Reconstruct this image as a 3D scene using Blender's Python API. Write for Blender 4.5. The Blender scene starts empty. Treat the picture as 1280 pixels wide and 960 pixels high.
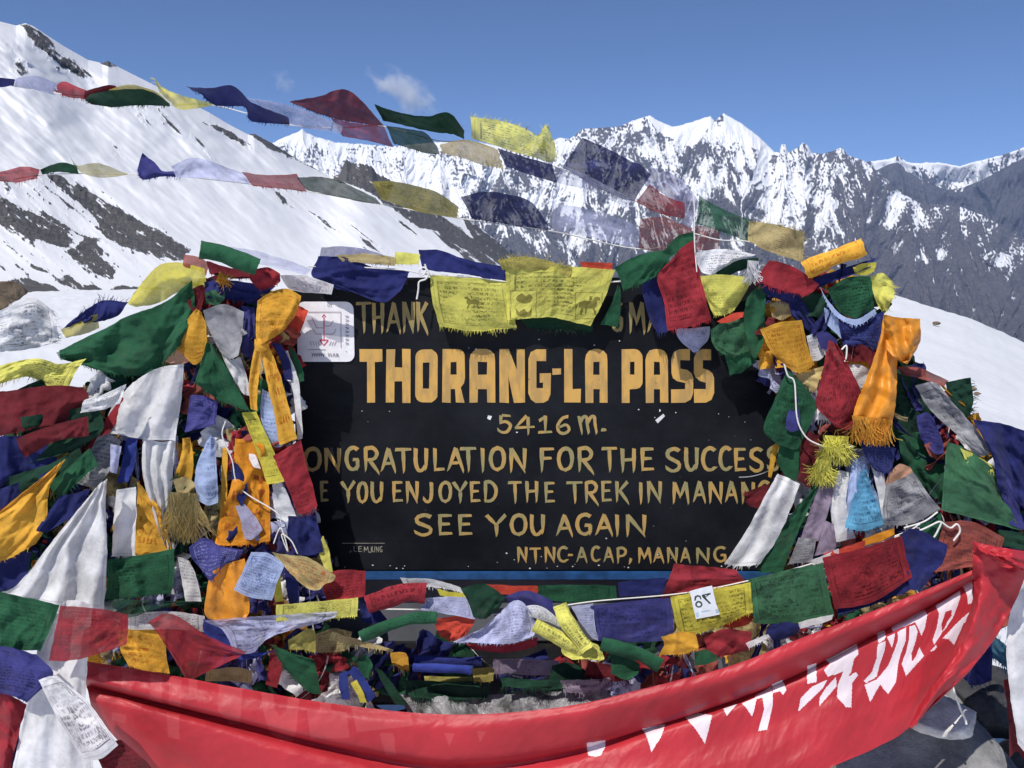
import bpy, bmesh, math, random
import numpy as np
from mathutils import Vector, Matrix

random.seed(7)
sc = bpy.context.scene
COL = sc.collection
R = math.radians

# ------------------------------------------------------------------ camera
EYE = 1.65                      # eye height over the snow of the pass
PITCH = R(8.0)                  # looking slightly down
FPX = 1065.0                    # focal length in photo pixels (1280 wide)
cam_d = bpy.data.cameras.new('camera')
cam = bpy.data.objects.new('camera', cam_d)
COL.objects.link(cam)
cam.location = (0, 0, EYE)
cam.rotation_euler = (R(90) - PITCH, 0, 0)
cam_d.sensor_width = 36
cam_d.lens = 36 * FPX / 1280
cam_d.clip_start = 0.05
cam_d.clip_end = 90000
sc.camera = cam

# ------------------------------------------------------------------ light
SUN_EL, SUN_AZ = 54.0, 212.0    # azimuth clockwise from +Y (the viewing direction): behind and to the left
world = bpy.data.worlds.new('World')
sc.world = world
world.use_nodes = True
wn = world.node_tree
sky = wn.nodes.new('ShaderNodeTexSky')
sky.sky_type = 'NISHITA'
sky.sun_disc = False
sky.sun_elevation = R(SUN_EL)
sky.sun_rotation = R(SUN_AZ)
sky.altitude = 5400
sky.air_density = 1.0
sky.dust_density = 0.35
sky.ozone_density = 7.5
wn.links.new(sky.outputs[0], wn.nodes['Background'].inputs[0])
wn.nodes['Background'].inputs[1].default_value = 0.105
sun_d = bpy.data.lights.new('sun', 'SUN')
sun_d.energy = 4.5
sun_d.angle = R(0.5)
sun_d.color = (1.0, 0.955, 0.89)
sun = bpy.data.objects.new('sun', sun_d)
COL.objects.link(sun)
sv = Vector((math.cos(R(SUN_EL)) * math.sin(R(SUN_AZ)), math.cos(R(SUN_EL)) * math.cos(R(SUN_AZ)), math.sin(R(SUN_EL))))
sun.rotation_euler = sv.to_track_quat('Z', 'Y').to_euler()
sun.location = (-5, -5, 12)
sc.view_settings.view_transform = 'Standard'
sc.view_settings.look = 'None'
sc.view_settings.exposure = 0.20
sc.view_settings.gamma = 1
sc.view_settings.use_curve_mapping = False
sc.cycles.volume_bounces = 2
sc.cycles.max_bounces = 8
sc.cycles.transparent_max_bounces = 16

# ------------------------------------------------------------------ helpers
CP, SP = math.cos(PITCH), math.sin(PITCH)
def ray(x, y):
    x = np.asarray(x, float); y = np.asarray(y, float)
    dx = (x - 640) / FPX; dy = -(y - 480) / FPX
    return np.stack([dx, CP + dy * SP, -SP + dy * CP], -1)
def P(x, y, Y):
    """the point at distance Y in front of the viewer that is seen in direction (x, y)"""
    d = ray(x, y)
    t = np.asarray(Y, float) / d[..., 1]
    p = d * t[..., None]
    p[..., 2] += EYE
    return p
def PR(x, y, r):
    """same, at horizontal range r"""
    d = ray(x, y)
    t = np.asarray(r, float) / np.hypot(d[..., 0], d[..., 1])
    p = d * t[..., None]
    p[..., 2] += EYE
    return p

def _h(ix, iy, s):
    n = (ix.astype(np.int64) * 374761393 + iy.astype(np.int64) * 668265263 + int(s) * 974634777) & 0xffffffff
    n = ((n ^ (n >> 13)) * 1274126177) & 0xffffffff
    return (n ^ (n >> 16)) & 0xffffffff
def noise(x, y, seed=0):
    """2-D gradient noise, about -1..1"""
    x, y = np.broadcast_arrays(np.asarray(x, float), np.asarray(y, float))
    x0 = np.floor(x); y0 = np.floor(y); fx = x - x0; fy = y - y0
    u = fx * fx * fx * (fx * (fx * 6 - 15) + 10); v = fy * fy * fy * (fy * (fy * 6 - 15) + 10)
    def g(dx, dy):
        a = _h(x0 + dx, y0 + dy, seed) / 4294967296.0 * 2 * np.pi
        return np.cos(a) * (fx - dx) + np.sin(a) * (fy - dy)
    a = g(0, 0); b = g(1, 0); c = g(0, 1); d = g(1, 1)
    return 1.5 * ((a * (1 - u) + b * u) * (1 - v) + (c * (1 - u) + d * u) * v)
def fbm(x, y, seed=0, o=4, gain=.5, lac=2.03):
    s = 0; a = 1; t = 0
    for i in range(o):
        s = s + a * noise(x, y, seed + i * 17); t += a; a *= gain; x = x * lac; y = y * lac
    return s / t
def ridged(x, y, seed=0, o=4, gain=.5, lac=2.03):
    s = 0; a = 1; t = 0
    for i in range(o):
        s = s + a * (1 - np.abs(noise(x, y, seed + i * 17)) * 1.6); t += a; a *= gain; x = x * lac; y = y * lac
    return s / t
def inpoly(x, y, poly):
    x = np.asarray(x); c = np.zeros(x.shape, bool); n = len(poly)
    for i in range(n):
        x1, y1 = poly[i]; x2, y2 = poly[i - 1]
        if y1 == y2: continue
        c ^= ((y1 > y) != (y2 > y)) & (x < (x2 - x1) * (y - y1) / (y2 - y1) + x1)
    return c

def tag(o, label=None, cat=None, group=None, kind=None):
    if label: o['label'] = label
    if cat: o['category'] = cat
    if group: o['group'] = group
    if kind: o['kind'] = kind
    return o
def mesh_obj(name, verts, faces, mats, parent=None, smooth=True, uv=None, fmat=None, attrs=None, center=True):
    """one mesh object; verts (n,3), faces (m,3|4) array or list"""
    verts = np.asarray(verts, np.float64)
    c = verts.mean(0) if (center and parent is None) else np.zeros(3)
    me = bpy.data.meshes.new(name)
    if isinstance(faces, np.ndarray):
        nf, k = faces.shape
        me.vertices.add(len(verts)); me.vertices.foreach_set('co', (verts - c).astype(np.float32).ravel())
        me.loops.add(nf * k); me.loops.foreach_set('vertex_index', faces.astype(np.int32).ravel())
        me.polygons.add(nf); me.polygons.foreach_set('loop_start', np.arange(0, nf * k, k, dtype=np.int32))
        me.update(calc_edges=True)
    else:
        me.from_pydata([tuple(v) for v in (verts - c)], [], faces)
    if smooth: me.polygons.foreach_set('use_smooth', np.ones(len(me.polygons), bool))
    if fmat is not None: me.polygons.foreach_set('material_index', np.asarray(fmat, np.int32))
    if uv is not None:
        ul = me.uv_layers.new(name='UVMap')
        li = np.zeros(len(me.loops), np.int32); me.loops.foreach_get('vertex_index', li)
        ul.data.foreach_set('uv', np.asarray(uv, np.float32)[li].ravel())
    for k_, v_ in (attrs or {}).items():
        at = me.attributes.new(k_, 'FLOAT', 'POINT'); at.data.foreach_set('value', np.asarray(v_, np.float32).ravel())
    for m in (mats if isinstance(mats, (list, tuple)) else [mats]): me.materials.append(m)
    me.validate()
    o = bpy.data.objects.new(name, me); COL.objects.link(o)
    o.location = c
    if parent is not None:
        o.parent = parent
        o.matrix_parent_inverse = Matrix.Translation(-Vector(parent.location))
    return o
def empty(name, loc):
    o = bpy.data.objects.new(name, None); COL.objects.link(o); o.location = loc; o.empty_display_size = .1
    return o
def grid_faces(nu, nv, wrap=False):
    """faces of a grid stored row by row: nv rows of nu"""
    i = np.arange(nv - 1)[:, None] * nu; j = np.arange(nu if wrap else nu - 1)[None, :]; j2 = (j + 1) % nu
    return np.stack([i + j, i + nu + j, i + nu + j2, i + j2], -1).reshape(-1, 4)
def crom(pts, n, closed=False):
    """Catmull-Rom resample of (k,d) points to n points"""
    pts = np.asarray(pts, float); k = len(pts)
    if k == 1: return np.repeat(pts, n, 0)
    if k == 2:
        t = np.linspace(0, 1, n)[:, None]; return pts[0] * (1 - t) + pts[1] * t
    seg = np.linalg.norm(np.diff(pts[:, :2], axis=0), axis=1) ** .5 + 1e-6
    kt = np.concatenate([[0], np.cumsum(seg)]); tt = np.linspace(0, kt[-1], n)
    ext = np.vstack([2 * pts[0] - pts[1], pts, 2 * pts[-1] - pts[-2]])
    i = np.clip(np.searchsorted(kt, tt, 'right') - 1, 0, k - 2)
    f = ((tt - kt[i]) / (kt[i + 1] - kt[i]))[:, None]
    p0, p1, p2, p3 = ext[i], ext[i + 1], ext[i + 2], ext[i + 3]
    return .5 * (2 * p1 + (p2 - p0) * f + (2 * p0 - 5 * p1 + 4 * p2 - p3) * f * f + (3 * p1 - p0 - 3 * p2 + p3) * f ** 3)

# ------------------------------------------------------------------ materials
class NB:
    def __init__(s, name):
        s.m = bpy.data.materials.new(name); s.m.use_nodes = True; s.t = s.m.node_tree; s.t.nodes.clear()
        s.out = s.t.nodes.new('ShaderNodeOutputMaterial')
    def n(s, typ, **kw):
        nd = s.t.nodes.new('ShaderNode' + typ)
        for k, v in kw.items(): setattr(nd, k, v)
        return nd
    def l(s, a, b): s.t.links.new(a, b)
    def put(s, sock, v):
        if hasattr(v, 'is_output'): s.l(v, sock)
        else: sock.default_value = v
    def math(s, op, a, b=None, c=None, clamp=False):
        nd = s.n('Math', operation=op, use_clamp=clamp); s.put(nd.inputs[0], a)
        if b is not None: s.put(nd.inputs[1], b)
        if c is not None: s.put(nd.inputs[2], c)
        return nd.outputs[0]
    def mix(s, f, a, b, blend='MIX'):
        nd = s.n('Mix', data_type='RGBA', blend_type=blend); s.put(nd.inputs[0], f)
        s.put(nd.inputs[6], a if hasattr(a, 'is_output') else (*a[:3], 1)); s.put(nd.inputs[7], b if hasattr(b, 'is_output') else (*b[:3], 1))
        return nd.outputs[2]
    def noise(s, vec, scale, detail=3, rough=.5, dist=0):
        nd = s.n('TexNoise'); nd.inputs['Scale'].default_value = scale; nd.inputs['Detail'].default_value = detail
        nd.inputs['Roughness'].default_value = rough; nd.inputs['Distortion'].default_value = dist
        if vec is not None: s.l(vec, nd.inputs['Vector'])
        return nd.outputs['Fac']
    def ramp(s, f, a, b, lo=0, hi=1):
        nd = s.n('MapRange', interpolation_type='SMOOTHSTEP'); s.put(nd.inputs[0], f)
        for i, v in enumerate((a, b, lo, hi)): nd.inputs[i + 1].default_value = v
        return nd.outputs[0]
    def attr(s, nm): 
        nd = s.n('Attribute'); nd.attribute_name = nm; return nd.outputs['Fac']
    def bump(s, h, strength=.3, dist=.01):
        nd = s.n('Bump'); nd.inputs['Strength'].default_value = strength; nd.inputs['Distance'].default_value = dist
        s.l(h, nd.inputs['Height']); return nd.outputs[0]
    def princ(s, col, rough=.8, normal=None, spec=.3, metal=0):
        nd = s.n('BsdfPrincipled'); s.put(nd.inputs['Base Color'], col if hasattr(col, 'is_output') else (*col[:3], 1))
        s.put(nd.inputs['Roughness'], rough); s.put(nd.inputs['Specular IOR Level'], spec); nd.inputs['Metallic'].default_value = metal
        if normal is not None: s.l(normal, nd.inputs['Normal'])
        return nd
    def done(s, sh): s.l(sh, s.out.inputs[0]); return s.m

PAL = dict(
    navy=(.022, .028, .135), blue=(.035, .055, .28), indigo=(.055, .055, .22), red=(.33, .030, .042), dred=(.15, .017, .024), scarlet=(.62, .075, .045),
    green=(.022, .105, .050), dgreen=(.014, .055, .032), lgreen=(.055, .17, .085), yellow=(.74, .66, .09), lemon=(.82, .78, .17), olive=(.44, .38, .10),
    white=(.83, .83, .84), lav=(.52, .54, .76), gold=(.78, .41, .05), orange=(.90, .34, .03), tan=(.47, .38, .18), pale=(.42, .52, .78),
    sky=(.13, .38, .58), teal=(.05, .14, .22), grey=(.36, .36, .38), pink=(.55, .22, .22), peach=(.70, .38, .24), mauve=(.30, .24, .32), brick=(.36, .09, .07), inkolive=(.27, .24, .055), sand=(.62, .50, .22), black=(.02, .02, .025))
INK = dict(yellow=(.08, .08, .02), lemon=(.10, .10, .03), white=(.05, .05, .07), lav=(.06, .06, .16), pale=(.04, .06, .22), gold=(.40, .09, .01),
           orange=(.34, .06, .02), grey=(.04, .04, .045), sky=(.03, .09, .16), tan=(.14, .09, .03), sand=(.35, .12, .04), olive=(.10, .09, .02))
_cm = {}
def cloth_mat(col, p=0, sheer=0.0, satin=0, trans=.36, inkcol=None):
    """thin woven cloth.  p: 0 plain, 1 lines of script, 2 framed block print with a central picture, 3 scattered stamped marks"""
    key = (col, p, round(sheer, 2), satin, trans, inkcol)
    if key in _cm: return _cm[key]
    b = NB('cloth_' + col); base = PAL[col]
    tc = b.n('TexCoord'); oi = b.n('ObjectInfo'); rnd = oi.outputs['Random']
    off = b.n('CombineXYZ'); b.put(off.inputs[0], b.math('MULTIPLY', rnd, 37.0)); b.put(off.inputs[1], b.math('MULTIPLY', rnd, 91.0)); 
    va = b.n('VectorMath', operation='ADD'); b.l(tc.outputs['Object'], va.inputs[0]); b.l(off.outputs[0], va.inputs[1]); vec = va.outputs[0]
    big = b.noise(vec, 14, 4, .6); fine = b.noise(vec, 160, 2, .5)
    c = b.mix(b.ramp(big, .30, .72), tuple(v * .72 for v in base), tuple(min(1, v * 1.16 + .004) for v in base))
    c = b.mix(b.ramp(fine, .35, .75, 0, .22), c, tuple(min(1, v * 1.4 + .01) for v in base))
    grime = b.ramp(b.noise(vec, 9, 5, .7, .4), .54, .76, 0, .30)
    c = b.mix(grime, c, (.10, .085, .07))
    # a thread-count grid that shows only close up
    us = b.n('SeparateXYZ'); b.l(tc.outputs['UV'], us.inputs[0]); u, v = us.outputs[0], us.outputs[1]
    if p:
        ink = inkcol or INK.get(col, tuple(x * .22 for x in base))
        N = b.math('ADD', 9.0, b.math('MULTIPLY', rnd, 7.0)) if p != 3 else 7.0
        rv = b.math('ADD', v, b.math('MULTIPLY', b.noise(vec, 12, 1), .012))
        row = b.math('MULTIPLY', rv, N); fr = b.math('FRACT', row); fl = b.math('FLOOR', row)
        line = b.math('MULTIPLY', b.ramp(fr, .10, .24), b.ramp(fr, .86, .70))
        gv = b.n('CombineXYZ'); b.put(gv.inputs[0], b.math('MULTIPLY', u, 42.0 if p != 3 else 12.0))
        b.put(gv.inputs[1], b.math('ADD', b.math('MULTIPLY', fl, 5.37), b.math('MULTIPLY', fr, 1.4))); b.put(gv.inputs[2], b.math('MULTIPLY', rnd, 60.0))
        gl = b.ramp(b.noise(gv.outputs[0], 1.0, 2.5, .6), .46, .55)
        text = b.math('MULTIPLY', line, gl)
        du = b.math('ABSOLUTE', b.math('SUBTRACT', u, .5)); dv = b.math('ABSOLUTE', b.math('SUBTRACT', v, .5))
        ins = b.math('MULTIPLY', b.math('LESS_THAN', du, .40), b.math('LESS_THAN', dv, .38))
        text = b.math('MULTIPLY', text, ins)
        if p == 2:
            # central picture, corner pictures, frame
            mu = b.math('MULTIPLY', du, du); mv = b.math('MULTIPLY', dv, dv)
            el = b.math('ADD', b.math('MULTIPLY', mu, 46.0), b.math('MULTIPLY', mv, 38.0))
            inside = b.ramp(el, 1.02, .92)
            mot = b.math('MULTIPLY', b.ramp(el, .95, .6), b.ramp(b.noise(gv.outputs[0], .33, 4, .65, 1.2), .47, .53))
            text = b.math('MAXIMUM', b.math('MULTIPLY', text, b.math('SUBTRACT', 1.0, inside)), mot)
            cu = b.math('ABSOLUTE', b.math('SUBTRACT', du, .32)); cv = b.math('ABSOLUTE', b.math('SUBTRACT', dv, .27))
            ce = b.math('MAXIMUM', b.math('MULTIPLY', cu, 12.0), b.math('MULTIPLY', cv, 10.0))
            cmk = b.math('MULTIPLY', b.ramp(ce, 1.0, .85), b.ramp(b.noise(gv.outputs[0], .5, 4, .7, .8), .44, .52))
            text = b.math('MAXIMUM', b.math('MULTIPLY', text, b.ramp(ce, .95, 1.05)), cmk)
        fe = b.math('MAXIMUM', b.math('SUBTRACT', du, .41), b.math('SUBTRACT', dv, .395))
        frame = b.ramp(b.math('ABSOLUTE', fe), .011, .005)
        if p != 3: text = b.math('MAXIMUM', text, frame)
        wear = b.ramp(b.noise(vec, 15, 5, .7), .36, .62, .08, .80)
        c = b.mix(b.math('MULTIPLY', text, wear), c, ink)
    # sewn hem along the edge
    he = b.math('MINIMUM', b.math('MINIMUM', v, b.math('SUBTRACT', 1.0, v)), b.math('MINIMUM', u, b.math('SUBTRACT', 1.0, u)))
    hem = b.ramp(b.math('ABSOLUTE', b.math('SUBTRACT', he, .035)), .009, .003, 0, .35)
    c = b.mix(hem, c, tuple(x * .45 for x in base))
    h = b.math('ADD', b.noise(vec, 34, 6, .6, .9), b.math('MULTIPLY', b.noise(vec, 210, 2), .16))
    nrm = b.bump(h, .34 if not satin else .22, .010)
    pr = b.princ(c, .88 if not satin else .36, nrm, .12 if not satin else .5)
    if not satin: pr.inputs['Sheen Weight'].default_value = .08
    tr = b.n('BsdfTranslucent'); b.l(c, tr.inputs[0]); b.l(nrm, tr.inputs['Normal'])
    mx = b.n('MixShader'); mx.inputs[0].default_value = trans; b.l(pr.outputs[0], mx.inputs[1]); b.l(tr.outputs[0], mx.inputs[2]); sh = mx.outputs[0]
    if sheer > 0:
        tp = b.n('BsdfTransparent'); m2 = b.n('MixShader'); b.l(sh, m2.inputs[1]); b.l(tp.outputs[0], m2.inputs[2])
        b.put(m2.inputs[0], b.ramp(b.noise(vec, 30, 4, .6), .3, .7, sheer * .65, min(.9, sheer * 1.3)))
        sh = m2.outputs[0]
    _cm[key] = b.done(sh)
    return _cm[key]
def plain_mat(name, col, rough=.8, var=.25, scale=20, bump=.2, spec=.3, metal=0, bd=.01):
    b = NB(name); tc = b.n('TexCoord'); n1 = b.noise(tc.outputs['Object'], scale, 5, .6)
    c = b.mix(b.ramp(n1, .3, .7), tuple(v * (1 - var) for v in col), tuple(min(1, v * (1 + var)) for v in col))
    return b.done(b.princ(c, rough, b.bump(b.noise(tc.outputs['Object'], scale * 2.3, 4, .6), bump, bd), spec, metal).outputs[0])

# ------------------------------------------------------------------ snow and rock of the land
def land_mat(name, rock=(.075, .073, .072), snow=(.80, .82, .86), unit=1.0, edge=.06, jit=.5, bumpd=1.0, snowb=.10):
    """snow lying over rock; the 'rock' attribute of the terrain says where the snow has gone"""
    b = NB(name); tc = b.n('TexCoord'); g = b.n('NewGeometry'); pos = g.outputs['Position']
    n1 = b.noise(pos, 1 / (14 * unit), 6, .65, .3); n2 = b.noise(pos, 1 / (2.5 * unit), 5, .7)
    f = b.math('ADD', b.attr('rock'), b.math('MULTIPLY', b.math('SUBTRACT', b.math('ADD', b.math('MULTIPLY', n1, .5), b.math('MULTIPLY', n2, .5)), .5), jit))
    f = b.ramp(f, .5 - edge, .5 + edge)
    rc = b.mix(b.ramp(n2, .3, .7), tuple(v * .62 for v in rock), tuple(v * 1.45 for v in rock))
    rc = b.mix(b.ramp(n1, .45, .75, 0, .5), rc, (rock[0] * 1.5, rock[1] * 1.4, rock[2] * 1.3))
    sn = b.mix(b.ramp(b.noise(pos, 1 / (40 * unit), 4), .35, .7), tuple(v * .94 for v in snow), snow)
    c = b.mix(f, sn, rc)
    hs = b.math('MULTIPLY', b.noise(pos, 1 / (5 * unit), 4, .5, .4), snowb); hr = b.noise(pos, 1 / (5 * unit), 8, .72)
    hh = b.n('Mix', data_type='FLOAT'); b.l(f, hh.inputs[0]); b.l(hs, hh.inputs[2]); b.l(hr, hh.inputs[3])
    nrm = b.bump(hh.outputs[0], .55, bumpd)
    return b.done(b.princ(c, .75, nrm, .2).outputs[0])

def prof(pts, x):
    pts = np.asarray(pts, float)
    return np.interp(x, pts[:, 0], pts[:, 1])
def streak(x1, y1, x2, y2, w):
    d = np.hypot(x2 - x1, y2 - y1); nx, ny = -(y2 - y1) / d * w / 2, (x2 - x1) / d * w / 2
    mx, my = (x1 + x2) / 2, (y1 + y2) / 2
    return [(x1, y1), (mx + nx, my + ny), (x2, y2), (mx - nx, my - ny)]

# --- the pass itself: trampled snow round the sign, falling away to the right
az = np.concatenate([np.linspace(-np.pi, -.7, 220, endpoint=False), np.linspace(-.7, .7, 900, endpoint=False), np.linspace(.7, np.pi, 220, endpoint=False)])
nb, nr = len(az), 230
rr = .06 * (260 / .06) ** (np.linspace(0, 1, nr))
AZ, RR = np.meshgrid(az, rr)
pxx = 640 + FPX * np.tan(np.clip(AZ, -1.2, 1.2)) * .99
side = np.clip((pxx - 760) / 300, 0, 1); side = side * side * (3 - 2 * side); side = np.where(np.abs(AZ) > 1.35, 0, side)
crest_y = np.interp(pxx, [760, 1000, 1110, 1150, 1200, 1280, 1500, 2400], [352, 358, 364, 373, 386, 414, 470, 560])
rc_ = 30.0
zc = EYE - rc_ * (crest_y - 330.3) / FPX
zr = np.where(RR < rc_, zc * (RR / rc_) ** 1.3, zc - (RR - rc_) * .10 - np.clip(RR - rc_, 0, None) ** 1.5 * .03)
zl = -np.clip((RR - 40) / 60, 0, 9) * .9 - np.clip(RR - 95, 0, None) ** 1.35 * .05
Z = zr * side + zl * (1 - side)
gx, gy = RR * np.sin(AZ), RR * np.cos(AZ)
Z = Z + fbm(gx * .35, gy * .35, 3, 4) * .05 * np.clip(RR / 6, .3, 1) + fbm(gx * 2.2, gy * 2.2, 5, 3) * .022 + (ridged(gx * .5 + gy * .25, gy * .9 - gx * .3, 6, 3) - .6) * .085 * np.clip(RR / 8, 0, 1)
Z = Z - .02
rk = np.clip(fbm(gx * .16, gy * .16, 9, 5) * 1.3 - .32 - RR * .004, 0, .4) * (RR < 70)
m_ground = land_mat('trampled_snow', rock=(.11, .10, .09), snow=(.66, .675, .71), unit=.06, jit=.35, bumpd=.06, snowb=.7)
V = np.stack([gx, gy, Z], -1).reshape(-1, 3)
ground = mesh_obj('ground', V, grid_faces(nb, nr, wrap=True)[:, ::-1], m_ground, center=False, attrs={'rock': rk.ravel()})
tag(ground, 'trampled snow of the pass falling away to the right', 'ground', kind='structure')

# --- the big snow slope on the left
RIDGE_L = [(-900, -150), (-500, -60), (-200, -22), (0, 27), (20, 32), (32, 29), (42, 33), (60, 45), (80, 58), (110, 75), (128, 79), (135, 76), (150, 85), (200, 110), (230, 125), (262, 141), (285, 155), (310, 168), (318, 167), (340, 179), (362, 193), (375, 200), (402, 215), (412, 220), (425, 218), (430, 204), (433, 199), (440, 204), (455, 205), (465, 208), (472, 218), (485, 223), (492, 229), (530, 250), (575, 272), (590, 277), (620, 300), (645, 322), (690, 346), (780, 372)]
ROCK_L = [
 [(58, 218), (72, 219), (86, 231), (100, 232), (113, 239), (150, 262), (180, 279), (202, 289), (240, 313), (228, 326), (205, 323), (170, 313), (150, 307), (134, 300), (118, 275), (105, 256), (90, 248), (74, 236)],
 [(-90, 210), (-40, 232), (0, 246), (30, 260), (50, 272), (75, 285), (93, 300), (85, 309), (60, 304), (35, 296), (0, 279), (-40, 262), (-90, 250)],
 [(86, 312), (100, 306), (110, 297), (121, 299), (131, 320), (143, 335), (141, 351), (126, 346), (107, 335), (92, 329)],
 [(22, 31), (40, 31), (60, 50), (75, 67), (95, 80), (110, 96), (99, 96), (80, 86), (60, 70), (43, 54)],
 [(16, 80), (25, 77), (37, 92), (25, 95)],
 [(6, 353), (25, 348), (50, 352), (96, 370), (60, 373), (25, 369)], [(62, 350), (88, 344), (96, 352), (128, 360), (122, 369), (98, 362)], [(126, 366), (150, 357), (210, 360), (260, 372), (126, 374)],
 [(416, 224), (430, 197), (470, 206), (492, 228), (480, 254), (465, 242), (445, 233)],
 [(478, 250), (520, 260), (560, 274), (582, 290), (602, 305), (645, 332), (602, 332), (580, 316), (560, 297), (520, 281), (490, 263)],
 [(578, 272), (602, 285), (650, 325), (622, 325), (590, 296)],
 [(120, 74), (140, 75), (147, 84), (128, 82)],
 streak(22, 252, 108, 298, 7), streak(60, 236, 110, 275, 4), streak(162, 126, 192, 160, 4), streak(194, 130, 230, 174, 5), streak(242, 168, 267, 203, 4), streak(252, 151, 322, 185, 8),
 streak(306, 164, 374, 200, 10), streak(338, 234, 368, 262, 5), streak(384, 262, 428, 293, 4), streak(443, 292, 478, 318, 5), streak(538, 288, 592, 326, 6), streak(562, 305, 606, 340, 6),
 streak(5, 45, 30, 66, 4), streak(100, 84, 120, 100, 3), streak(140, 180, 150, 190, 4), streak(365, 197, 420, 222, 4), streak(400, 250, 500, 330, 1.5), streak(480, 262, 530, 300, 3), streak(0, 298, 12, 306, 5), streak(32, 330, 64, 342, 5)]
xs = np.concatenate([np.linspace(-900, -20, 160, endpoint=False), np.linspace(-20, 700, 880), np.linspace(701, 780, 30)])
nt = 330
tt = np.linspace(0, 1, nt)
X, T = np.meshgrid(xs, tt)
rid = prof(RIDGE_L, X)
def smooth1(a, k):
    p = np.pad(a, k, mode='edge'); w = np.hanning(2 * k + 3)[1:-1]; return np.convolve(p, w / w.sum(), 'valid')
rs = np.interp(xs, np.linspace(-900, 780, 1681), smooth1(prof(RIDGE_L, np.linspace(-900, 780, 1681)), 45))
rs = rs[None, :]
BASE = 386
Yp = BASE + (rs - BASE) * T + (rid - rs) * T ** 14
s = T
Rr = 560 + .42 * np.clip(X, -300, 900)
rad = 42 + 68 * np.clip(s / .10, 0, 1) + (Rr - 110) * np.clip((s - .10) / .90, 0, 1) ** .9
jx = fbm(X * .045, Yp * .045, 31, 5) * 9; jy = fbm(X * .045 + 50, Yp * .045, 37, 5) * 6
fine = fbm(X * .22 + Yp * .1, Yp * .22 - X * .1, 41, 4)
mask = np.zeros(X.shape)
for pl in ROCK_L:
    small = len(pl) == 4
    mask = np.maximum(mask, inpoly(X + jx * (.35 if small else .8), Yp + jy * (.35 if small else .8), pl) * 1.0)
# snow caught in slanting ribs on the rock faces, loose stones beside them
ribs = ridged(X * .10 - Yp * .055, Yp * .03 + X * .015, 51, 3)
mask = mask * np.where(ribs > .93, .15, 1.0)
near_rock = np.zeros_like(mask)
k = 7
cs = np.cumsum(np.pad(mask, ((k, k), (k, k)), mode='edge'), 0); cs = (cs[2 * k:] - cs[:-2 * k])
cs = np.cumsum(cs, 1); near_rock = (cs[:, 2 * k:] - cs[:, :-2 * k]) / (4 * k * k)
near_rock = near_rock[:mask.shape[0], :mask.shape[1]]
near_rock = np.pad(near_rock, ((0, mask.shape[0] - near_rock.shape[0]), (0, mask.shape[1] - near_rock.shape[1])), mode='edge')
stri = fbm((X * .62 - Yp * .78) * .16, (X * .78 + Yp * .62) * .030, 47, 4) + .5 * fbm(X * .16, Yp * .16, 48, 3)
area = inpoly(X, Yp, [(-300, 180), (-40, 205), (60, 212), (120, 232), (250, 318), (210, 352), (120, 356), (-60, 330), (-300, 320)]) * 1.0
mask = np.clip(near_rock * .46 + mask * .40 + stri * (.80 + .18 * area) * np.maximum(near_rock > .02, area) + area * .06, 0, 1)
# crests of shallow snow ribs running down the slope
wave = fbm((X * .85 - Yp * 1.0) * .017, (Yp + X * .6) * .006, 61, 4)
bulge = wave * .045 + ridged((X * .72 - Yp * .98) * .022, (X * .7 + Yp * .6) * .0035, 63, 2) * .014 + fbm(X * .03, Yp * .03, 65, 3) * .0015 + mask * (fbm(X * .16, Yp * .16, 71, 4) * .012 + .003) * np.clip((s - .05) * 8, 0, 1)
edge0 = np.clip(s * 6, 0, 1) * np.clip((1 - s) * 14, 0.15, 1)
rad = rad * (1 - bulge * edge0)
crag = np.where((X > 412) & (X < 496), 1, .06) * (fbm(X * .35, X * 0, 77, 3) * 3)
Yp = Yp + crag * np.clip((T - .96) * 25, 0, 1)
pts = PR(X, Yp, rad)
# far side of the ridge
back = []
for q, (dr, dz) in enumerate([(40, -12), (120, -60), (320, -220)]):
    e = PR(xs, Yp[-1], rad[-1] + dr); e[:, 2] = pts[-1][:, 2] + dz; back.append(e)
pts = np.concatenate([pts, np.array(back)], 0)
mk = np.concatenate([mask, np.repeat(mask[-1:], 3, 0)], 0)
m_slope = land_mat('snow_slope', rock=(.078, .076, .076), snow=(.71, .72, .75), unit=1.3, edge=.12, jit=.6, bumpd=2.2, snowb=.05)
o = mesh_obj('snow_slope', pts.reshape(-1, 3), grid_faces(len(xs), nt + 3)[:, ::-1], m_slope, center=False, attrs={'rock': mk.ravel()})
tag(o, 'white snow slope with dark rock bands rising to the left', 'hillside', kind='structure')

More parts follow.
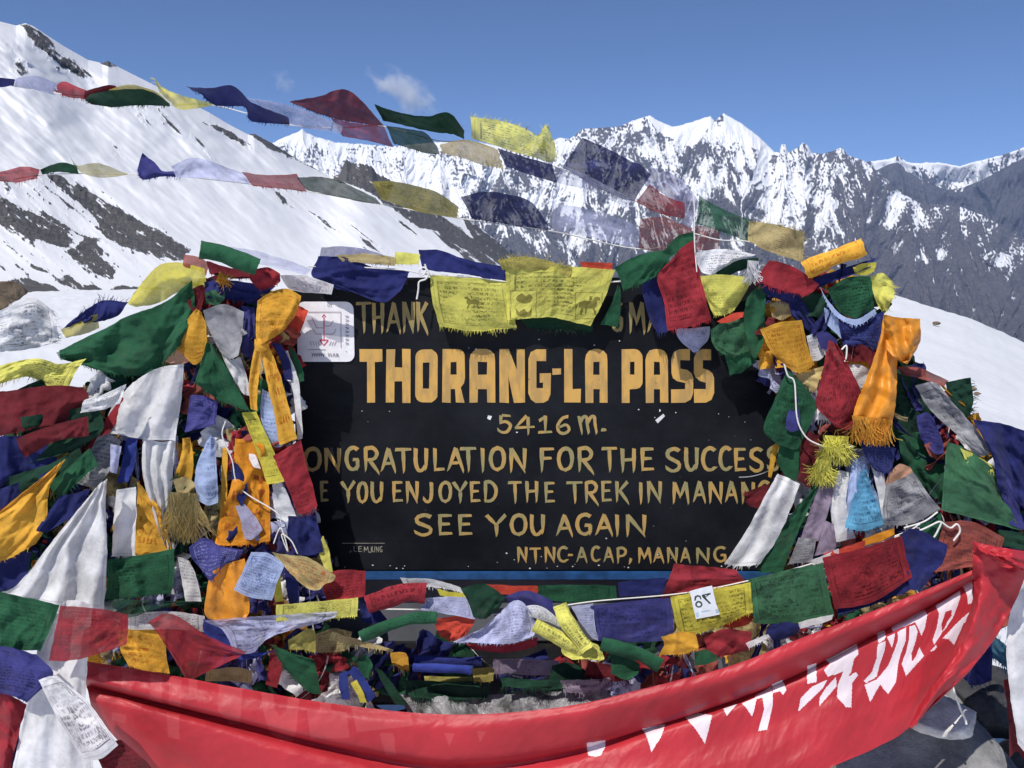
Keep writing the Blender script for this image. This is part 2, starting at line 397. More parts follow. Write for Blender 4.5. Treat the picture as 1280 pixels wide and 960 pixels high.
# --- far ranges
def far_range(name, label, ridge, x0, x1, step, ybase, r_ridge, r_base, snowfn, nt, seed, rock, unit, amp=.035, crag=1.6, caps=(), snow=(.77, .78, .80)):
    xs = np.arange(x0, x1, step); tt = np.linspace(0, 1, nt) ** .9
    X, T = np.meshgrid(xs, tt)
    r1 = prof(ridge, xs) + fbm(xs * .13, xs * 0, seed, 4) * crag * 1.6
    r0 = smooth1(r1, 60)[None, :]
    rid = r1[None, :]
    Yp = r0 + (ybase - r0) * T + (rid - r0) * (1 - T) ** 12
    h = Yp - rid
    # spurs run down from the crest; gullies lean away from each spur like the bones of a fish
    xw = X + fbm(X * .010, Yp * .010, seed + 1, 2) * 40 + h * .10 * np.sin(X * .006 + seed)
    tri = np.abs(((xw / 82.0 + .5 * fbm(X * .012, X * 0 + 3, seed + 2, 2)) % 1.0) - .5) * 4 - 1
    lean = np.clip(tri * 1.6, -1, 1)
    spur = -np.abs(tri) * .9 + fbm(xw * .03, Yp * .02, seed + 5, 2) * .5
    gx_ = X + lean * h * .0 + fbm(X * .07, Yp * .05, seed + 7, 3) * 4
    per = np.cumsum(np.ones_like(X), 1)
    sl = np.where(tri > 0, 1, -1)
    ca = gx_ - sl * h * .34
    g1 = fbm(ca * .085, Yp * .017 + sl * 9, seed + 3, 2); g2 = fbm(ca * .30, Yp * .060 + sl * 5, seed + 4, 4)
    g3 = fbm(gx_ * .34, Yp * .27, seed + 6, 4)
    D = (spur * .55 - g1 * .35 - g2 * .20 + g3 * .08)
    fade = np.clip(T * 9, .05, 1)
    rad = r_ridge + (r_base - r_ridge) * T - D * amp * r_ridge * fade
    cov = snowfn(X, Yp, h)
    up = np.clip(1 - h / 70, 0, 1)
    left_ = np.clip((640 - X) / 120, 0, 1) if name == 'mountain_range' else 0
    g1 = g1 * (1 - .6 * left_); g2 = g2 * (1 - .7 * left_); D = D * (1 - .45 * left_)
    zone = fbm(X * .016, Yp * .022, seed + 31, 3)
    field = zone * .85 + g1 * .9 + g2 * (1.15 - .4 * up) * np.clip(.75 + 1.2 * fbm(X * .02, Yp * .02, seed + 33, 2), .3, 1.4) + fbm(X * .045, Yp * .045, seed + 8, 4) * .8 + g3 * (.7 + .8 * up)
    field = (field - field.mean()) / field.std()
    # snow where the field lies above the level that leaves 'cov' of the ground white
    z = (cov - .5) * 3.0
    rockm = np.clip(.5 - (field + z) * .38, 0, 1)
    for c in caps:
        jj = fbm(X * .2, Yp * .2, seed + 12, 3) * 3
        rockm = np.where(inpoly(X + jj, Yp + jj, c), np.minimum(rockm, .05), rockm)
    p = PR(X, Yp, rad)
    e = PR(xs, Yp[0], rad[0] + r_ridge * .12); e[:, 2] = p[0][:, 2] - r_ridge * .10
    p = np.concatenate([e[None], p], 0); rockm = np.concatenate([rockm[:1], rockm], 0)
    m = land_mat(name + '_ground', rock=rock, snow=snow, unit=unit, edge=.20, jit=.34, bumpd=unit * 2)
    o = mesh_obj(name, p.reshape(-1, 3), grid_faces(len(xs), nt + 1), m, center=False, attrs={'rock': rockm.ravel()})
    return tag(o, label, 'mountain', kind='structure')

RIDGE_C = [(100, 215), (250, 196), (330, 184), (352, 173), (372, 165), (378, 161), (383, 166), (392, 170), (420, 178), (450, 180), (490, 183), (540, 178), (590, 176), (640, 186), (690, 176), (700, 172), (712, 174), (728, 161), (750, 160), (775, 158), (790, 151), (800, 148), (812, 144), (825, 152), (840, 158), (850, 157), (875, 149), (888, 145), (893, 151), (899, 146), (905, 142), (920, 150), (935, 160), (950, 172), (968, 190), (974, 190), (977, 180), (982, 181), (985, 191), (998, 184), (1004, 178), (1010, 182), (1014, 191), (1030, 192), (1043, 188), (1052, 184), (1060, 194), (1080, 201), (1100, 216), (1125, 240), (1150, 254), (1175, 256), (1200, 258), (1230, 270), (1260, 287), (1280, 299), (1330, 330), (1500, 420)]
def snow_c(X, Y, h):
    base = np.interp(Y, [140, 200, 245, 285, 320, 360, 400], [.70, .68, .60, .38, .10, -.1, -.3])
    left = np.clip((640 - X) / 120, 0, 1)
    base = base * (1 - left) + left * np.interp(Y, [160, 240, 280, 310], [.97, .93, .62, .25])
    right = np.clip((X - 1040) / 90, 0, 1)
    base = base * (1 - right) + right * np.interp(h, [0, 12, 40, 60, 90], [.34, .38, .20, .02, -.25])
    dark = inpoly(X, Y, [(862, 176), (889, 152), (902, 150), (905, 165), (890, 200), (872, 205)]) | inpoly(X, Y, [(788, 154), (810, 150), (818, 165), (800, 185), (780, 178)])
    dark |= inpoly(X, Y, [(1020, 190), (1060, 190), (1085, 215), (1080, 240), (1050, 235), (1030, 215)])
    return base - dark * .22
CAPS = [[(806, 140), (822, 149), (842, 155), (880, 144), (894, 150), (876, 172), (866, 186), (850, 176), (836, 172), (820, 162)], [(903, 140), (922, 150), (945, 167), (976, 193), (958, 196), (946, 186), (930, 182), (914, 176), (906, 162)]]
far_range('mountain_range', 'jagged snow streaked range with twin white peaks beyond the sign', RIDGE_C, 60, 1460, .8, 440, 7600, 4600, snow_c, 300, 101, (.074, .069, .070), 16, caps=CAPS, crag=.9)

RIDGE_E = [(900, 330), (1000, 270), (1060, 232), (1095, 213), (1112, 205), (1122, 203), (1135, 214), (1150, 224), (1165, 230), (1185, 238), (1205, 234), (1230, 224), (1255, 210), (1280, 197), (1330, 188), (1450, 180), (1700, 190)]
far_range('far_ridge', 'hazy dark rock ridge on the far right behind the main range', RIDGE_E, 900, 1700, 1.2, 420, 8700, 7000, lambda X, Y, h: np.interp(h, [0, 5, 14], [.0, -.2, -.5]), 140, 151, (.060, .060, .066), 24, crag=1.0)
RIDGE_D = [(900, 230), (1000, 214), (1040, 206), (1080, 203), (1110, 199), (1122, 195), (1135, 203), (1150, 204), (1165, 203), (1180, 204), (1200, 208), (1215, 203), (1240, 197), (1265, 190), (1280, 184), (1330, 180), (1450, 190), (1700, 200)]
far_range('distant_range', 'faint snowy range along the horizon at the right edge', RIDGE_D, 900, 1700, 1.2, 400, 9900, 9000, lambda X, Y, h: np.interp(h, [0, 25, 60], [.78, .6, .1]), 120, 181, (.062, .062, .068), 30, crag=1.0)

# valley floor reaching to the horizon
vb = []
for r in (60, 400, 1500, 4000, 9000, 16500):
    a = np.linspace(0, 2 * np.pi, 96, endpoint=False); vb.append(np.stack([r * np.sin(a), r * np.cos(a), np.full(96, -30.0 - min(r, 4000) * .30)], -1))
V = np.concatenate(vb); mv = land_mat('valley_rock', rock=(.06, .058, .06), unit=30, jit=.3, bumpd=30)
o = mesh_obj('valley', V, grid_faces(96, 6, wrap=True)[:, ::-1], mv, center=False, attrs={'rock': np.full(len(V), .7)})
tag(o, 'dark valley floor far below the pass', 'valley', kind='structure')

# thin air between here and the ranges
def box_mesh(name, lo, hi, mat, parent=None, center=False):
    (a, b, c), (d, e, f) = lo, hi
    V = [(a, b, c), (d, b, c), (d, e, c), (a, e, c), (a, b, f), (d, b, f), (d, e, f), (a, e, f)]
    Fq = [(0, 3, 2, 1), (4, 5, 6, 7), (0, 1, 5, 4), (1, 2, 6, 5), (2, 3, 7, 6), (3, 0, 4, 7)]
    return mesh_obj(name, V, Fq, mat, parent=parent, smooth=False, center=center)
hz = NB('thin_air'); pv = hz.n('VolumePrincipled'); pv.inputs['Color'].default_value = (.45, .62, 1.0, 1); pv.inputs['Density'].default_value = 3.6e-5
pv.inputs['Anisotropy'].default_value = 0.0
hz.l(pv.outputs[0], hz.out.inputs['Volume'])
tag(box_mesh('haze', (-17500, -17500, -1300), (17500, 17500, 1480), hz.m), 'thin blue haze veiling the distant ranges', 'haze', kind='stuff')

# small clouds, beyond the haze
def cloud(label, x0, y0, x1, y1, wid, dist, dens, seed):
    """a wisp of vapour: an ellipsoid of thin, torn noise stretched between two directions of view"""
    c = NB('cloud_vapour'); tc = c.n('TexCoord'); ob_ = tc.outputs['Object']
    off = c.n('VectorMath', operation='MULTIPLY_ADD'); c.l(ob_, off.inputs[0]); off.inputs[1].default_value = (1.9, 1.2, 1.2); off.inputs[2].default_value = (seed, seed * 2.3, seed * .7)
    nz = c.noise(off.outputs[0], 1.25, 8, .62, .25)
    ln = c.n('VectorMath', operation='LENGTH'); c.l(ob_, ln.inputs[0])
    f = c.math('SUBTRACT', nz, c.math('ADD', .20, c.math('MULTIPLY', ln.outputs['Value'], .38)))
    pvn = c.n('VolumePrincipled'); pvn.inputs['Color'].default_value = (1, 1, 1, 1)
    c.l(c.math('MULTIPLY', c.ramp(f, .0, .26), dens), pvn.inputs['Density']); c.l(pvn.outputs[0], c.out.inputs['Volume'])
    bm = bmesh.new(); bmesh.ops.create_icosphere(bm, subdivisions=4, radius=1)
    me = bpy.data.meshes.new('cloud'); bm.to_mesh(me); bm.free(); me.materials.append(c.m)
    ob = bpy.data.objects.new('cloud', me); COL.objects.link(ob)
    a, b = Vector(PR(x0, y0, dist)), Vector(PR(x1, y1, dist)); k = dist / FPX
    ob.location = (a + b) / 2; d = b - a; ob.rotation_euler = d.to_track_quat('X', 'Z').to_euler(); ob.scale = (d.length / 2, wid * k, wid * k)
    return tag(ob, label, 'cloud', kind='structure')
cloud('small white cloud wisp trailing down to the right above the flags', 456, 84, 556, 148, 27, 26500, .0022, 3.1)
cloud('faint little wisp of cloud above the left ridge', 340, 86, 368, 120, 14, 26500, .0009, 7.7)

# ------------------------------------------------------------------ the sign board
YS = 2.30                                   # the board's face stands 2.3 m in front of the viewer
def S(x, y, lift=0.0):                      # a point of the board's face
    return P(x, y, YS - lift)
def plane_poly(name, polys, mat, lift, parent, thick=.0012, attrs=None):
    """flat pieces lying on the face of the board"""
    V, Fc = [], []
    for k, pl in enumerate(polys):
        pts = S(np.array([p[0] for p in pl]), np.array([p[1] for p in pl]))
        b = len(V); pts[:, 1] -= lift; V += list(pts); Fc.append(list(range(b, b + len(pl))))
    return mesh_obj(name, V, Fc, mat, parent=parent, smooth=False)
def bevel_box(name, lo, hi, mat, parent=None, bev=.004, center=True):
    o = box_mesh(name, lo, hi, mat, parent=parent, center=center)
    bm = bmesh.new(); bm.from_mesh(o.data)
    bmesh.ops.bevel(bm, geom=bm.edges[:], offset=bev, segments=2, affect='EDGES'); bm.to_mesh(o.data); bm.free()
    return o
# painted black board
bb = NB('black_board_paint'); tc = bb.n('TexCoord'); ov = tc.outputs['Object']
c = bb.mix(bb.ramp(bb.noise(ov, 5, 5, .65), .3, .75), (.004, .005, .007), (.014, .015, .019))
c = bb.mix(bb.ramp(bb.noise(ov, 60, 4, .7), .66, .74, 0, .5), c, (.10, .10, .10))
fl = bb.n('TexVoronoi', feature='F1'); fl.inputs['Scale'].default_value = 60; bb.l(ov, fl.inputs['Vector'])
fleck = bb.math('MULTIPLY', bb.ramp(fl.outputs['Distance'], .10, .05), bb.ramp(bb.noise(ov, 9, 4, .7), .63, .68))
c = bb.mix(fleck, c, (.42, .42, .42))
wv = bb.n('Mapping'); bb.l(ov, wv.inputs[0]); wv.inputs['Scale'].default_value = (3, 3, 60)
grain = bb.noise(wv.outputs[0], 1.5, 4, .6)
m_board = bb.done(bb.princ(c, bb.ramp(grain, .3, .7, .50, .66), bb.bump(grain, .12, .004), .10).outputs[0])
def paint_mat(name, a, b_, wear):
    n = NB(name); t = n.n('TexCoord'); g = n.n('NewGeometry'); pos = g.outputs['Position']
    mp = n.n('Mapping'); n.l(pos, mp.inputs[0]); mp.inputs['Scale'].default_value = (1, 1, .35)
    c = n.mix(n.ramp(n.noise(mp.outputs[0], 38, 4, .6), .38, .62), a, b_)
    c = n.mix(n.ramp(n.noise(pos, 90, 4, .65), wear, wear + .07), c, (.02, .02, .022))
    return n.done(n.princ(c, .62, n.bump(n.noise(pos, 160, 3), .15, .002), .2).outputs[0])
m_title = paint_mat('ochre_sign_paint', (.56, .325, .085), (.40, .25, .088), .68)
m_text = paint_mat('streaky_gold_paint', (.42, .26, .08), (.25, .22, .10), .70)
m_dim = paint_mat('shaded_gold_paint', (.34, .24, .08), (.24, .19, .08), .66)  # darker gold: the flags' shadow on the top words is in the colour
m_thin = plain_mat('thin_grey_lettering', (.30, .29, .24), .7)
m_blue = plain_mat('blue_frame_paint', (.014, .06, .17), .5, .3, 25)
m_tin = plain_mat('grey_back_panel', (.10, .105, .12), .55, .2, 6)
m_post = plain_mat('post_paint', (.02, .05, .12), .6)

p0 = S(684, 715)
sign = empty('signboard', (float(p0[0]), YS + .03, 0.0))
tag(sign, 'black signboard of the mountain pass with hand painted ochre lettering', 'signboard')
L_, R_ = float(S(368, 520)[0]), float(S(1000, 520)[0]); T_ = float(S(684, 347)[2]); B_ = float(S(684, 714)[2])
bevel_box('board', (L_, YS, B_), (R_, YS + .028, T_), m_board, sign)
zb = float(S(684, 724)[2])
bevel_box('frame_rail', (L_ - .01, YS - .007, zb), (R_ + .01, YS + .026, B_ - .0008), m_blue, sign, .002)
bevel_box('lower_panel', (L_ + .02, YS + .05, float(S(684, 846)[2])), (R_ - .02, YS + .064, zb - .001), m_tin, sign, .002)
for xp in (L_ + .05, R_ - .05):
    bevel_box('post', (xp - .03, YS + .075, -.1), (xp + .03, YS + .13, T_ - .02), m_post, sign, .004)

# --- lettering: brush strokes laid on the board
def stroke(V, Fc, pts, w, lift, slant=.25, curve=False, taper=.45, w0=1.0):
    """one brush stroke, pts in photo pixels; starts full, ends thinned and cut on the slant"""
    pts = np.array(pts, float)
    n = 18 if curve else max(6, 4 * (len(pts) - 1) + 1)
    if curve: q = crom(pts, n)
    else:
        seg = np.concatenate([[0], np.cumsum(np.hypot(*np.diff(pts, axis=0).T))]); t = np.linspace(0, seg[-1], n)
        q = np.stack([np.interp(t, seg, pts[:, 0]), np.interp(t, seg, pts[:, 1])], -1)
    d = np.gradient(q, axis=0); d /= np.linalg.norm(d, axis=1)[:, None] + 1e-9
    nrm = np.stack([-d[:, 1], d[:, 0]], -1)
    t = np.linspace(0, 1, n)
    ww = w / 2 * (w0 + (1 - w0) * np.clip(t * 5, 0, 1)) * (1 - (1 - taper) * np.clip((t - .35) / .65, 0, 1) ** 1.3)
    ww = ww * (1 + .10 * np.array([random.uniform(-1, 1) for _ in range(n)]))
    a = q + nrm * ww[:, None]; b = q - nrm * ww[:, None]
    a[-1] += d[-1] * w * slant; b[-1] -= d[-1] * w * slant * .6
    a[0] -= d[0] * w * .12; b[0] += d[0] * w * .10
    base = len(V)
    for i in range(n):
        for p in (a[i], b[i]):
            s_ = S(p[0], p[1]); s_[1] -= lift; V.append(s_)
    for i in range(n - 1):
        k = base + 2 * i; Fc.append((k, k + 2, k + 3, k + 1))
G = {  # strokes in a unit box, y downwards; 'c' marks a curved stroke
 'A': [('s', (.50, 0), (.02, 1)), ('s', (.46, .02), (.98, 1.06)), ('s', (.18, .68), (.74, .66))],
 'B': [('s', (.1, 0), (.1, 1)), ('c', (.1, 0), (.8, .1), (.7, .42), (.15, .5)), ('c', (.15, .5), (.95, .6), (.8, .96), (.1, .98))],
 'C': [('c', (.92, .12), (.60, .0), (.22, .14), (.08, .52), (.25, .88), (.62, .98), (.95, .84))],
 'D': [('s', (.12, 0), (.12, 1)), ('c', (.06, .03), (.55, .04), (.92, .34), (.88, .72), (.55, .96), (.08, .98))],
 'E': [('s', (.12, 0), (.12, .98)), ('s', (.08, .05), (.92, .04)), ('s', (.12, .48), (.80, .46)), ('s', (.10, .95), (.96, .93))],
 'F': [('s', (.12, 0), (.14, 1.04)), ('s', (.06, .05), (.96, .03)), ('s', (.12, .46), (.80, .44))],
 'G': [('c', (.90, .10), (.58, .0), (.20, .14), (.07, .52), (.25, .88), (.60, .98), (.90, .82)), ('s', (.54, .54), (.96, .52)), ('s', (.88, .52), (.90, .98))],
 'H': [('s', (.10, 0), (.14, 1.03)), ('s', (.86, 0), (.86, 1.03)), ('s', (.10, .52), (.88, .48))],
 'I': [('s', (.45, 0), (.55, 1.05))],
 'J': [('c', (.80, 0), (.82, .5), (.72, .88), (.40, .98), (.08, .80))],
 'K': [('s', (.12, 0), (.14, 1.0)), ('s', (.90, .02), (.22, .55)), ('s', (.30, .44), (1.0, 1.12))],
 'L': [('s', (.12, 0), (.14, .97)), ('s', (.10, .95), (.98, .92))],
 'M': [('s', (.10, 0), (.06, 1.05)), ('s', (.08, .02), (.48, .75)), ('s', (.82, 0), (.46, .75)), ('s', (.80, 0), (.98, 1.08))],
 'N': [('s', (.10, 0), (.10, 1.05)), ('s', (.08, .0), (.92, 1.05)), ('s', (.90, 0), (.88, .95))],
 'O': [('c', (.55, .01), (.22, .14), (.07, .50), (.22, .88), (.52, .99)), ('c', (.50, .01), (.82, .12), (.95, .48), (.82, .86), (.46, .99))],
 'P': [('s', (.12, 0), (.14, 1.05)), ('c', (.06, .04), (.60, .0), (.92, .22), (.72, .50), (.16, .58))],
 'R': [('s', (.12, 0), (.14, 1.02)), ('c', (.06, .04), (.60, .0), (.90, .22), (.72, .48), (.16, .54)), ('s', (.36, .52), (1.06, 1.14))],
 'S': [('c', (.90, .10), (.58, .0), (.20, .12), (.20, .36), (.52, .50), (.88, .66), (.84, .90), (.46, 1.0), (.06, .84))],
 'T': [('s', (.0, .05), (1.0, .03)), ('s', (.50, .05), (.56, 1.05))],
 'U': [('c', (.10, 0), (.10, .62), (.28, .96), (.56, .98), (.84, .74)), ('s', (.88, 0), (.86, .94))],
 'Y': [('s', (.04, .02), (.52, .52)), ('s', (.96, 0), (.50, .52)), ('s', (.52, .48), (.54, 1.05))],
 '5': [('s', (.30, .02), (.95, .06)), ('s', (.26, .04), (.20, .46)), ('c', (.16, .44), (.60, .38), (.95, .60), (.70, .95), (.30, .98), (.0, .82))],
 '4': [('s', (.62, .0), (.02, .66)), ('s', (.0, .68), (1.05, .62)), ('s', (.70, .05), (.72, 1.05))],
 '1': [('s', (.10, .30), (.56, .04)), ('s', (.54, .0), (.54, .92)), ('s', (.04, .95), (1.0, .92))],
 '6': [('c', (.85, .04), (.45, .14), (.12, .55), (.22, .92), (.60, 1.0), (.92, .78), (.70, .50), (.22, .66))],
 'm': [('s', (.06, .04), (.22, 1.05)), ('c', (.12, .42), (.26, .12), (.42, .10), (.46, .5), (.54, 1.02)), ('c', (.48, .42), (.64, .10), (.80, .10), (.84, .5), (.92, 1.02))],
 '.': [('s', (.05, .84), (.95, .84))], '-': [('s', (0, .5), (1, .5))], ',': [('s', (.7, .78), (.2, 1.18))]}
def line_of(name, items, y0, y1, w, mat):
    V, Fc = [], []; k = 0; last = None; w = w * .82
    for ch, x0, x1 in items:
        if last is not None and x0 - last > 7.5:
            mesh_obj(name, V, Fc, mat, parent=sign, smooth=False); V, Fc = [], []
        last = x1
        jy = random.uniform(-.8, .8)
        for st in G[ch]:
            pts = [(x0 + (x1 - x0) * px, y0 + jy + (y1 - y0) * py) for px, py in st[1:]]
            k += 1; hor = st[0] == 's' and abs(pts[0][1] - pts[-1][1]) < 5
            wide = w * (1.25 if ch == '.' else 1) * (.8 if hor else 1)
            stroke(V, Fc, pts, wide, .0012 + (k % 6) * .00016, curve=st[0] == 'c', taper=.75 if hor or st[0] == 'c' else .42, slant=.1 if hor else .45)
    o = mesh_obj(name, V, Fc, mat, parent=sign, smooth=False)
    return o
line_of('painted_word', [('T', 445, 464), ('H', 466, 480), ('A', 484, 501), ('N', 504, 518), ('K', 521, 535), ('G', 764, 778), ('M', 787, 806), ('A', 810, 828)], 378, 414, 6, m_dim)
line_of('painted_word', [('5', 622, 639), ('4', 644, 667), ('1', 672, 690), ('6', 695, 713), ('m', 722, 748), ('.', 751, 758)], 519, 541, 5, m_text)
line_of('painted_word', [('C', 358, 376), ('O', 380, 401), ('N', 406, 426), ('G', 432, 449), ('R', 455, 473), ('A', 477, 495), ('T', 494, 514), ('U', 518, 535), ('L', 542, 556), ('A', 560, 580), ('T', 575, 595), ('I', 600, 607), ('O', 612, 631), ('N', 637, 658),
        ('F', 675, 693), ('O', 697, 716), ('R', 722, 741), ('T', 752, 771), ('H', 776, 795), ('E', 801, 818), ('S', 831, 851), ('U', 856, 873), ('C', 877, 895), ('C', 899, 914), ('E', 918, 933), ('S', 936, 954), ('S', 958, 974)], 560, 588, 6.2, m_text)
line_of('painted_word', [('E', 401, 411), ('Y', 426, 444), ('O', 447, 459), ('U', 464, 479), ('E', 491, 504), ('N', 508, 523), ('J', 528, 542), ('O', 549, 564), ('Y', 566, 584), ('E', 588, 601), ('D', 605, 621), ('T', 635, 652), ('H', 657, 673), ('E', 681, 694),
        ('T', 708, 728), ('R', 731, 747), ('E', 752, 765), ('K', 769, 786), ('I', 798, 804), ('N', 809, 827), ('M', 841, 861), ('A', 867, 882), ('N', 886, 903), ('A', 907, 922), ('N', 927, 943), ('G', 948, 962)], 602, 627, 5.4, m_text)
line_of('painted_word', [('S', 517, 541), ('E', 548, 566), ('E', 573, 591), ('Y', 607, 633), ('O', 638, 658), ('U', 663, 681), ('A', 696, 716), ('G', 720, 740), ('A', 745, 766), ('I', 768, 775), ('N', 782, 808)], 643, 668, 6, m_text)
line_of('painted_word', [('N', 647, 659), ('T', 662, 676), ('N', 681, 694), ('C', 697, 710), ('-', 710, 716), ('A', 721, 734), ('C', 739, 750), ('A', 755, 767), ('P', 771, 783), (',', 786, 790), ('M', 798, 814), ('A', 817, 830), ('N', 834, 847), ('A', 851, 863), ('N', 870, 887), ('G', 892, 908)], 684, 702, 4.4, m_text)
line_of('small_word', [(',', 437, 440), ('L', 442, 447), ('E', 448, 453), ('M', 455, 461), ('J', 461, 465), ('U', 465, 469), ('N', 470, 474), ('G', 475, 478)], 683, 690, 1.1, m_thin)
line_of('small_word', [('-', 428, 481)], 675, 683, 1.0, m_thin)

# --- the big title: broad flat letters with rounded corners, drawn as outlines
def rounded(w, h, r, k=5):
    """box outline with the listed corner radii (tl, tr, br, bl), anticlockwise from the top left, y down"""
    out = []
    for (cx, cy, rx, a0) in ((r[0], r[0], r[0], 180), (w - r[1], r[1], r[1], 270), (w - r[2], h - r[2], r[2], 0), (r[3], h - r[3], r[3], 90)):
        if rx < .6: out.append((cx if rx else (0 if a0 in (180, 90) else w), cy if rx else (0 if a0 in (180, 270) else h))); continue
        for i in range(k + 1):
            a = R(a0 + 90 * i / k); out.append((cx + rx * math.cos(a), cy + rx * math.sin(a)))
    return out
TH, ST = 16.0, 10.2     # thickness of level bars and of upright stems
def title_letter(ch, w, h):
    """list of (outline, holes) in pixels from the letter's top left corner"""
    if ch == 'T': return [([(0, 0), (w, 0), (w, TH), (w / 2 + ST / 2, TH), (w / 2 + ST / 2 + .3, h), (w / 2 - ST / 2, h), (w / 2 - ST / 2, TH), (0, TH)], [])]
    if ch == 'H': return [([(0, 0), (ST + 1, 0), (ST, 23), (w - ST, 23), (w - ST, 0), (w, 0), (w, h), (w - ST, h), (w - ST, 40), (ST, 40), (ST - .5, h), (-.5, h)], [])]
    if ch == 'O': return [(rounded(w, h, (11, 11, 11, 11)), [[(ST - .5, 17), (w - ST, 17), (w - ST, h - 18), (ST - .5, h - 18)]])]
    if ch == 'R': return [([(0, 0)] + rounded(w, h, (0, 9, 0, 0))[1:7] + [(w, 36), (w - 1, 43), (w - 5, 48), (w, h), (w - ST - 1, h), (w - ST - 2, 50), (ST, 50), (ST, h), (0, h)], [[(ST, 16), (w - ST, 16), (w - ST, 32), (ST, 32)]])]
    if ch == 'A': return [([(0, h), (0, 14), (1.2, 7), (5, 2), (11, 0), (w - 11, 0), (w - 5, 2), (w - 1.2, 7), (w, 14), (w, h), (w - ST, h), (w - ST, 50), (ST, 50), (ST, h)], [[(ST, 16), (w - ST, 16), (w - ST, 32), (ST, 32)]])]
    if ch == 'N': return [([(0, 0), (ST + 2, 0), (w - ST, 26), (w - ST, 0), (w, 0), (w, h), (w - ST - 3, h), (ST + 1, 34), (ST + 2, h), (0, h)], [])]
    if ch == 'G': return [([(w - 6, 0), (w - 6, 15), (ST, 15), (ST, h - 18), (w - ST + .3, h - 18), (w - ST + .3, h - 25), (w - ST - 4, h - 25), (w - ST - 4, 30), (w, 30), (w, h - 11), (w - 3, h - 3), (w - 9, h), (9, h), (3, h - 4), (0, h - 12), (0, 12), (3, 4), (10, 0)], [])]
    if ch == 'L': return [([(0, 0), (ST, 0), (ST, h - 17), (w, h - 17), (w, h), (0, h)], [])]
    if ch == 'P': return [([(0, 0)] + rounded(w, 50, (0, 10, 8, 0))[1:13] + [(ST, 50), (ST, h), (0, h)], [[(ST, 16), (w - ST, 16), (w - ST, 32), (ST, 32)]])]
    if ch == 'S': return [([(w - 4, 0), (w - 4, 14), (ST + 1, 14), (ST + 1, 24), (w - 7, 26), (w - 2, 30), (w, 36), (w, h - 12), (w - 3, h - 4), (w - 10, h), (0, h), (0, h - 17), (w - ST, h - 17), (w - ST, h - 25), (7, h - 27), (2, h - 31), (0, h - 37), (0, 11), (3, 4), (10, 0)], [])]
    if ch == '-': return [([(0, 0), (w, 0), (w, 8), (0, 8)], [])]
bm = bmesh.new(); rnd = random.Random(3)
for ch, x0, x1, yo in [('T', 449.5, 478, 0), ('H', 483, 513, 0), ('O', 519, 547, 0), ('R', 553, 581, 0), ('A', 587, 619, 0), ('N', 624, 656, 0), ('G', 660.5, 688.5, 0), ('-', 690.5, 701, 24), ('L', 705.5, 726, 0), ('A', 731.5, 759.5, 0), ('P', 777, 803, 0), ('A', 807, 835, 0), ('S', 839, 866.5, 0), ('S', 867.5, 892.5, 0)]:
    for outl, holes in title_letter(ch, x1 - x0, 67.0):
        es = []
        for loop in [outl] + holes:
            vs = [bm.verts.new(S(x0 + px + rnd.uniform(-.35, .35), 436.3 + yo + py + rnd.uniform(-.4, .4)) + np.array([0, -.0011, 0])) for px, py in loop]
            es += [bm.edges.new((vs[i], vs[(i + 1) % len(vs)])) for i in range(len(vs))]
        bmesh.ops.triangle_fill(bm, edges=es, use_beauty=True, normal=(0, -1, 0))
bmesh.ops.recalc_face_normals(bm, faces=bm.faces[:])
me = bpy.data.meshes.new('title_lettering'); bm.to_mesh(me); bm.free(); me.materials.append(m_title)
o = bpy.data.objects.new('title_lettering', me); COL.objects.link(o); o.parent = sign; o.matrix_parent_inverse = Matrix.Translation(-Vector(sign.location))
# flakes and chips of pale paint
chips = [[(610, 519), (615, 520), (613, 525), (609, 523)], [(819, 525), (829, 517), (831, 520), (822, 529)], [(824, 511), (826, 513), (824, 515)]]
for i in range(46):
    x, y = rnd.uniform(430, 960), rnd.choice([rnd.uniform(505, 555), rnd.uniform(420, 440), rnd.uniform(672, 710), rnd.uniform(706, 711)]); r = rnd.uniform(.4, 1.1)
    chips.append([(x + r * 1.3 * math.cos(a), y + r * math.sin(a)) for a in (0, 1.4, 3, 4.6)])
plane_poly('paint_chip', chips, plain_mat('pale_chipped_paint', (.62, .62, .62), .7), .0021, sign)

# --- round cornered sticker at the upper left of the board
stk = empty('sticker', tuple(P(408, 415, YS - .004)))
tag(stk, 'white round cornered sticker with a red arrow drawing at the board\'s left edge', 'sticker')
def on_sticker(name, strokes_, mat, w, lift):
    V, Fc = [], []
    for i, s_ in enumerate(strokes_): stroke(V, Fc, s_, w, lift + (i % 4) * .0001, taper=.9, slant=.05)
    return mesh_obj(name, V, Fc, mat, parent=stk, smooth=False)
m_stk = plain_mat('white_sticker_vinyl', (.74, .73, .75), .45, .06, 60, .05)
out = [(371 + x * 1.0 + y * .02, 377 + y) for x, y in rounded(71, 75, (10, 10, 9, 8), 6)]
V = [S(x, y) + np.array([0, -.0035, 0]) for x, y in out] + [S(x, y) + np.array([0, -.0008, 0]) for x, y in out]
n = len(out)
mesh_obj('sticker_face', V, [list(range(n))[::-1]] + [(i, (i + 1) % n, n + (i + 1) % n, n + i) for i in range(n)], m_stk, parent=stk, smooth=False)
zs = lambda pts: [(365 + x / 9.6, 365 + y / 9.6) for x, y in pts]
on_sticker('arrow', [zs([(388, 300), (388, 590)]), zs([(335, 575), (440, 575)]), zs([(335, 575), (388, 640)]), zs([(440, 575), (388, 640)]), zs([(366, 300), (388, 270), (410, 300)])], plain_mat('crimson_print', (.55, .03, .10), .5), 1.3, .0042)
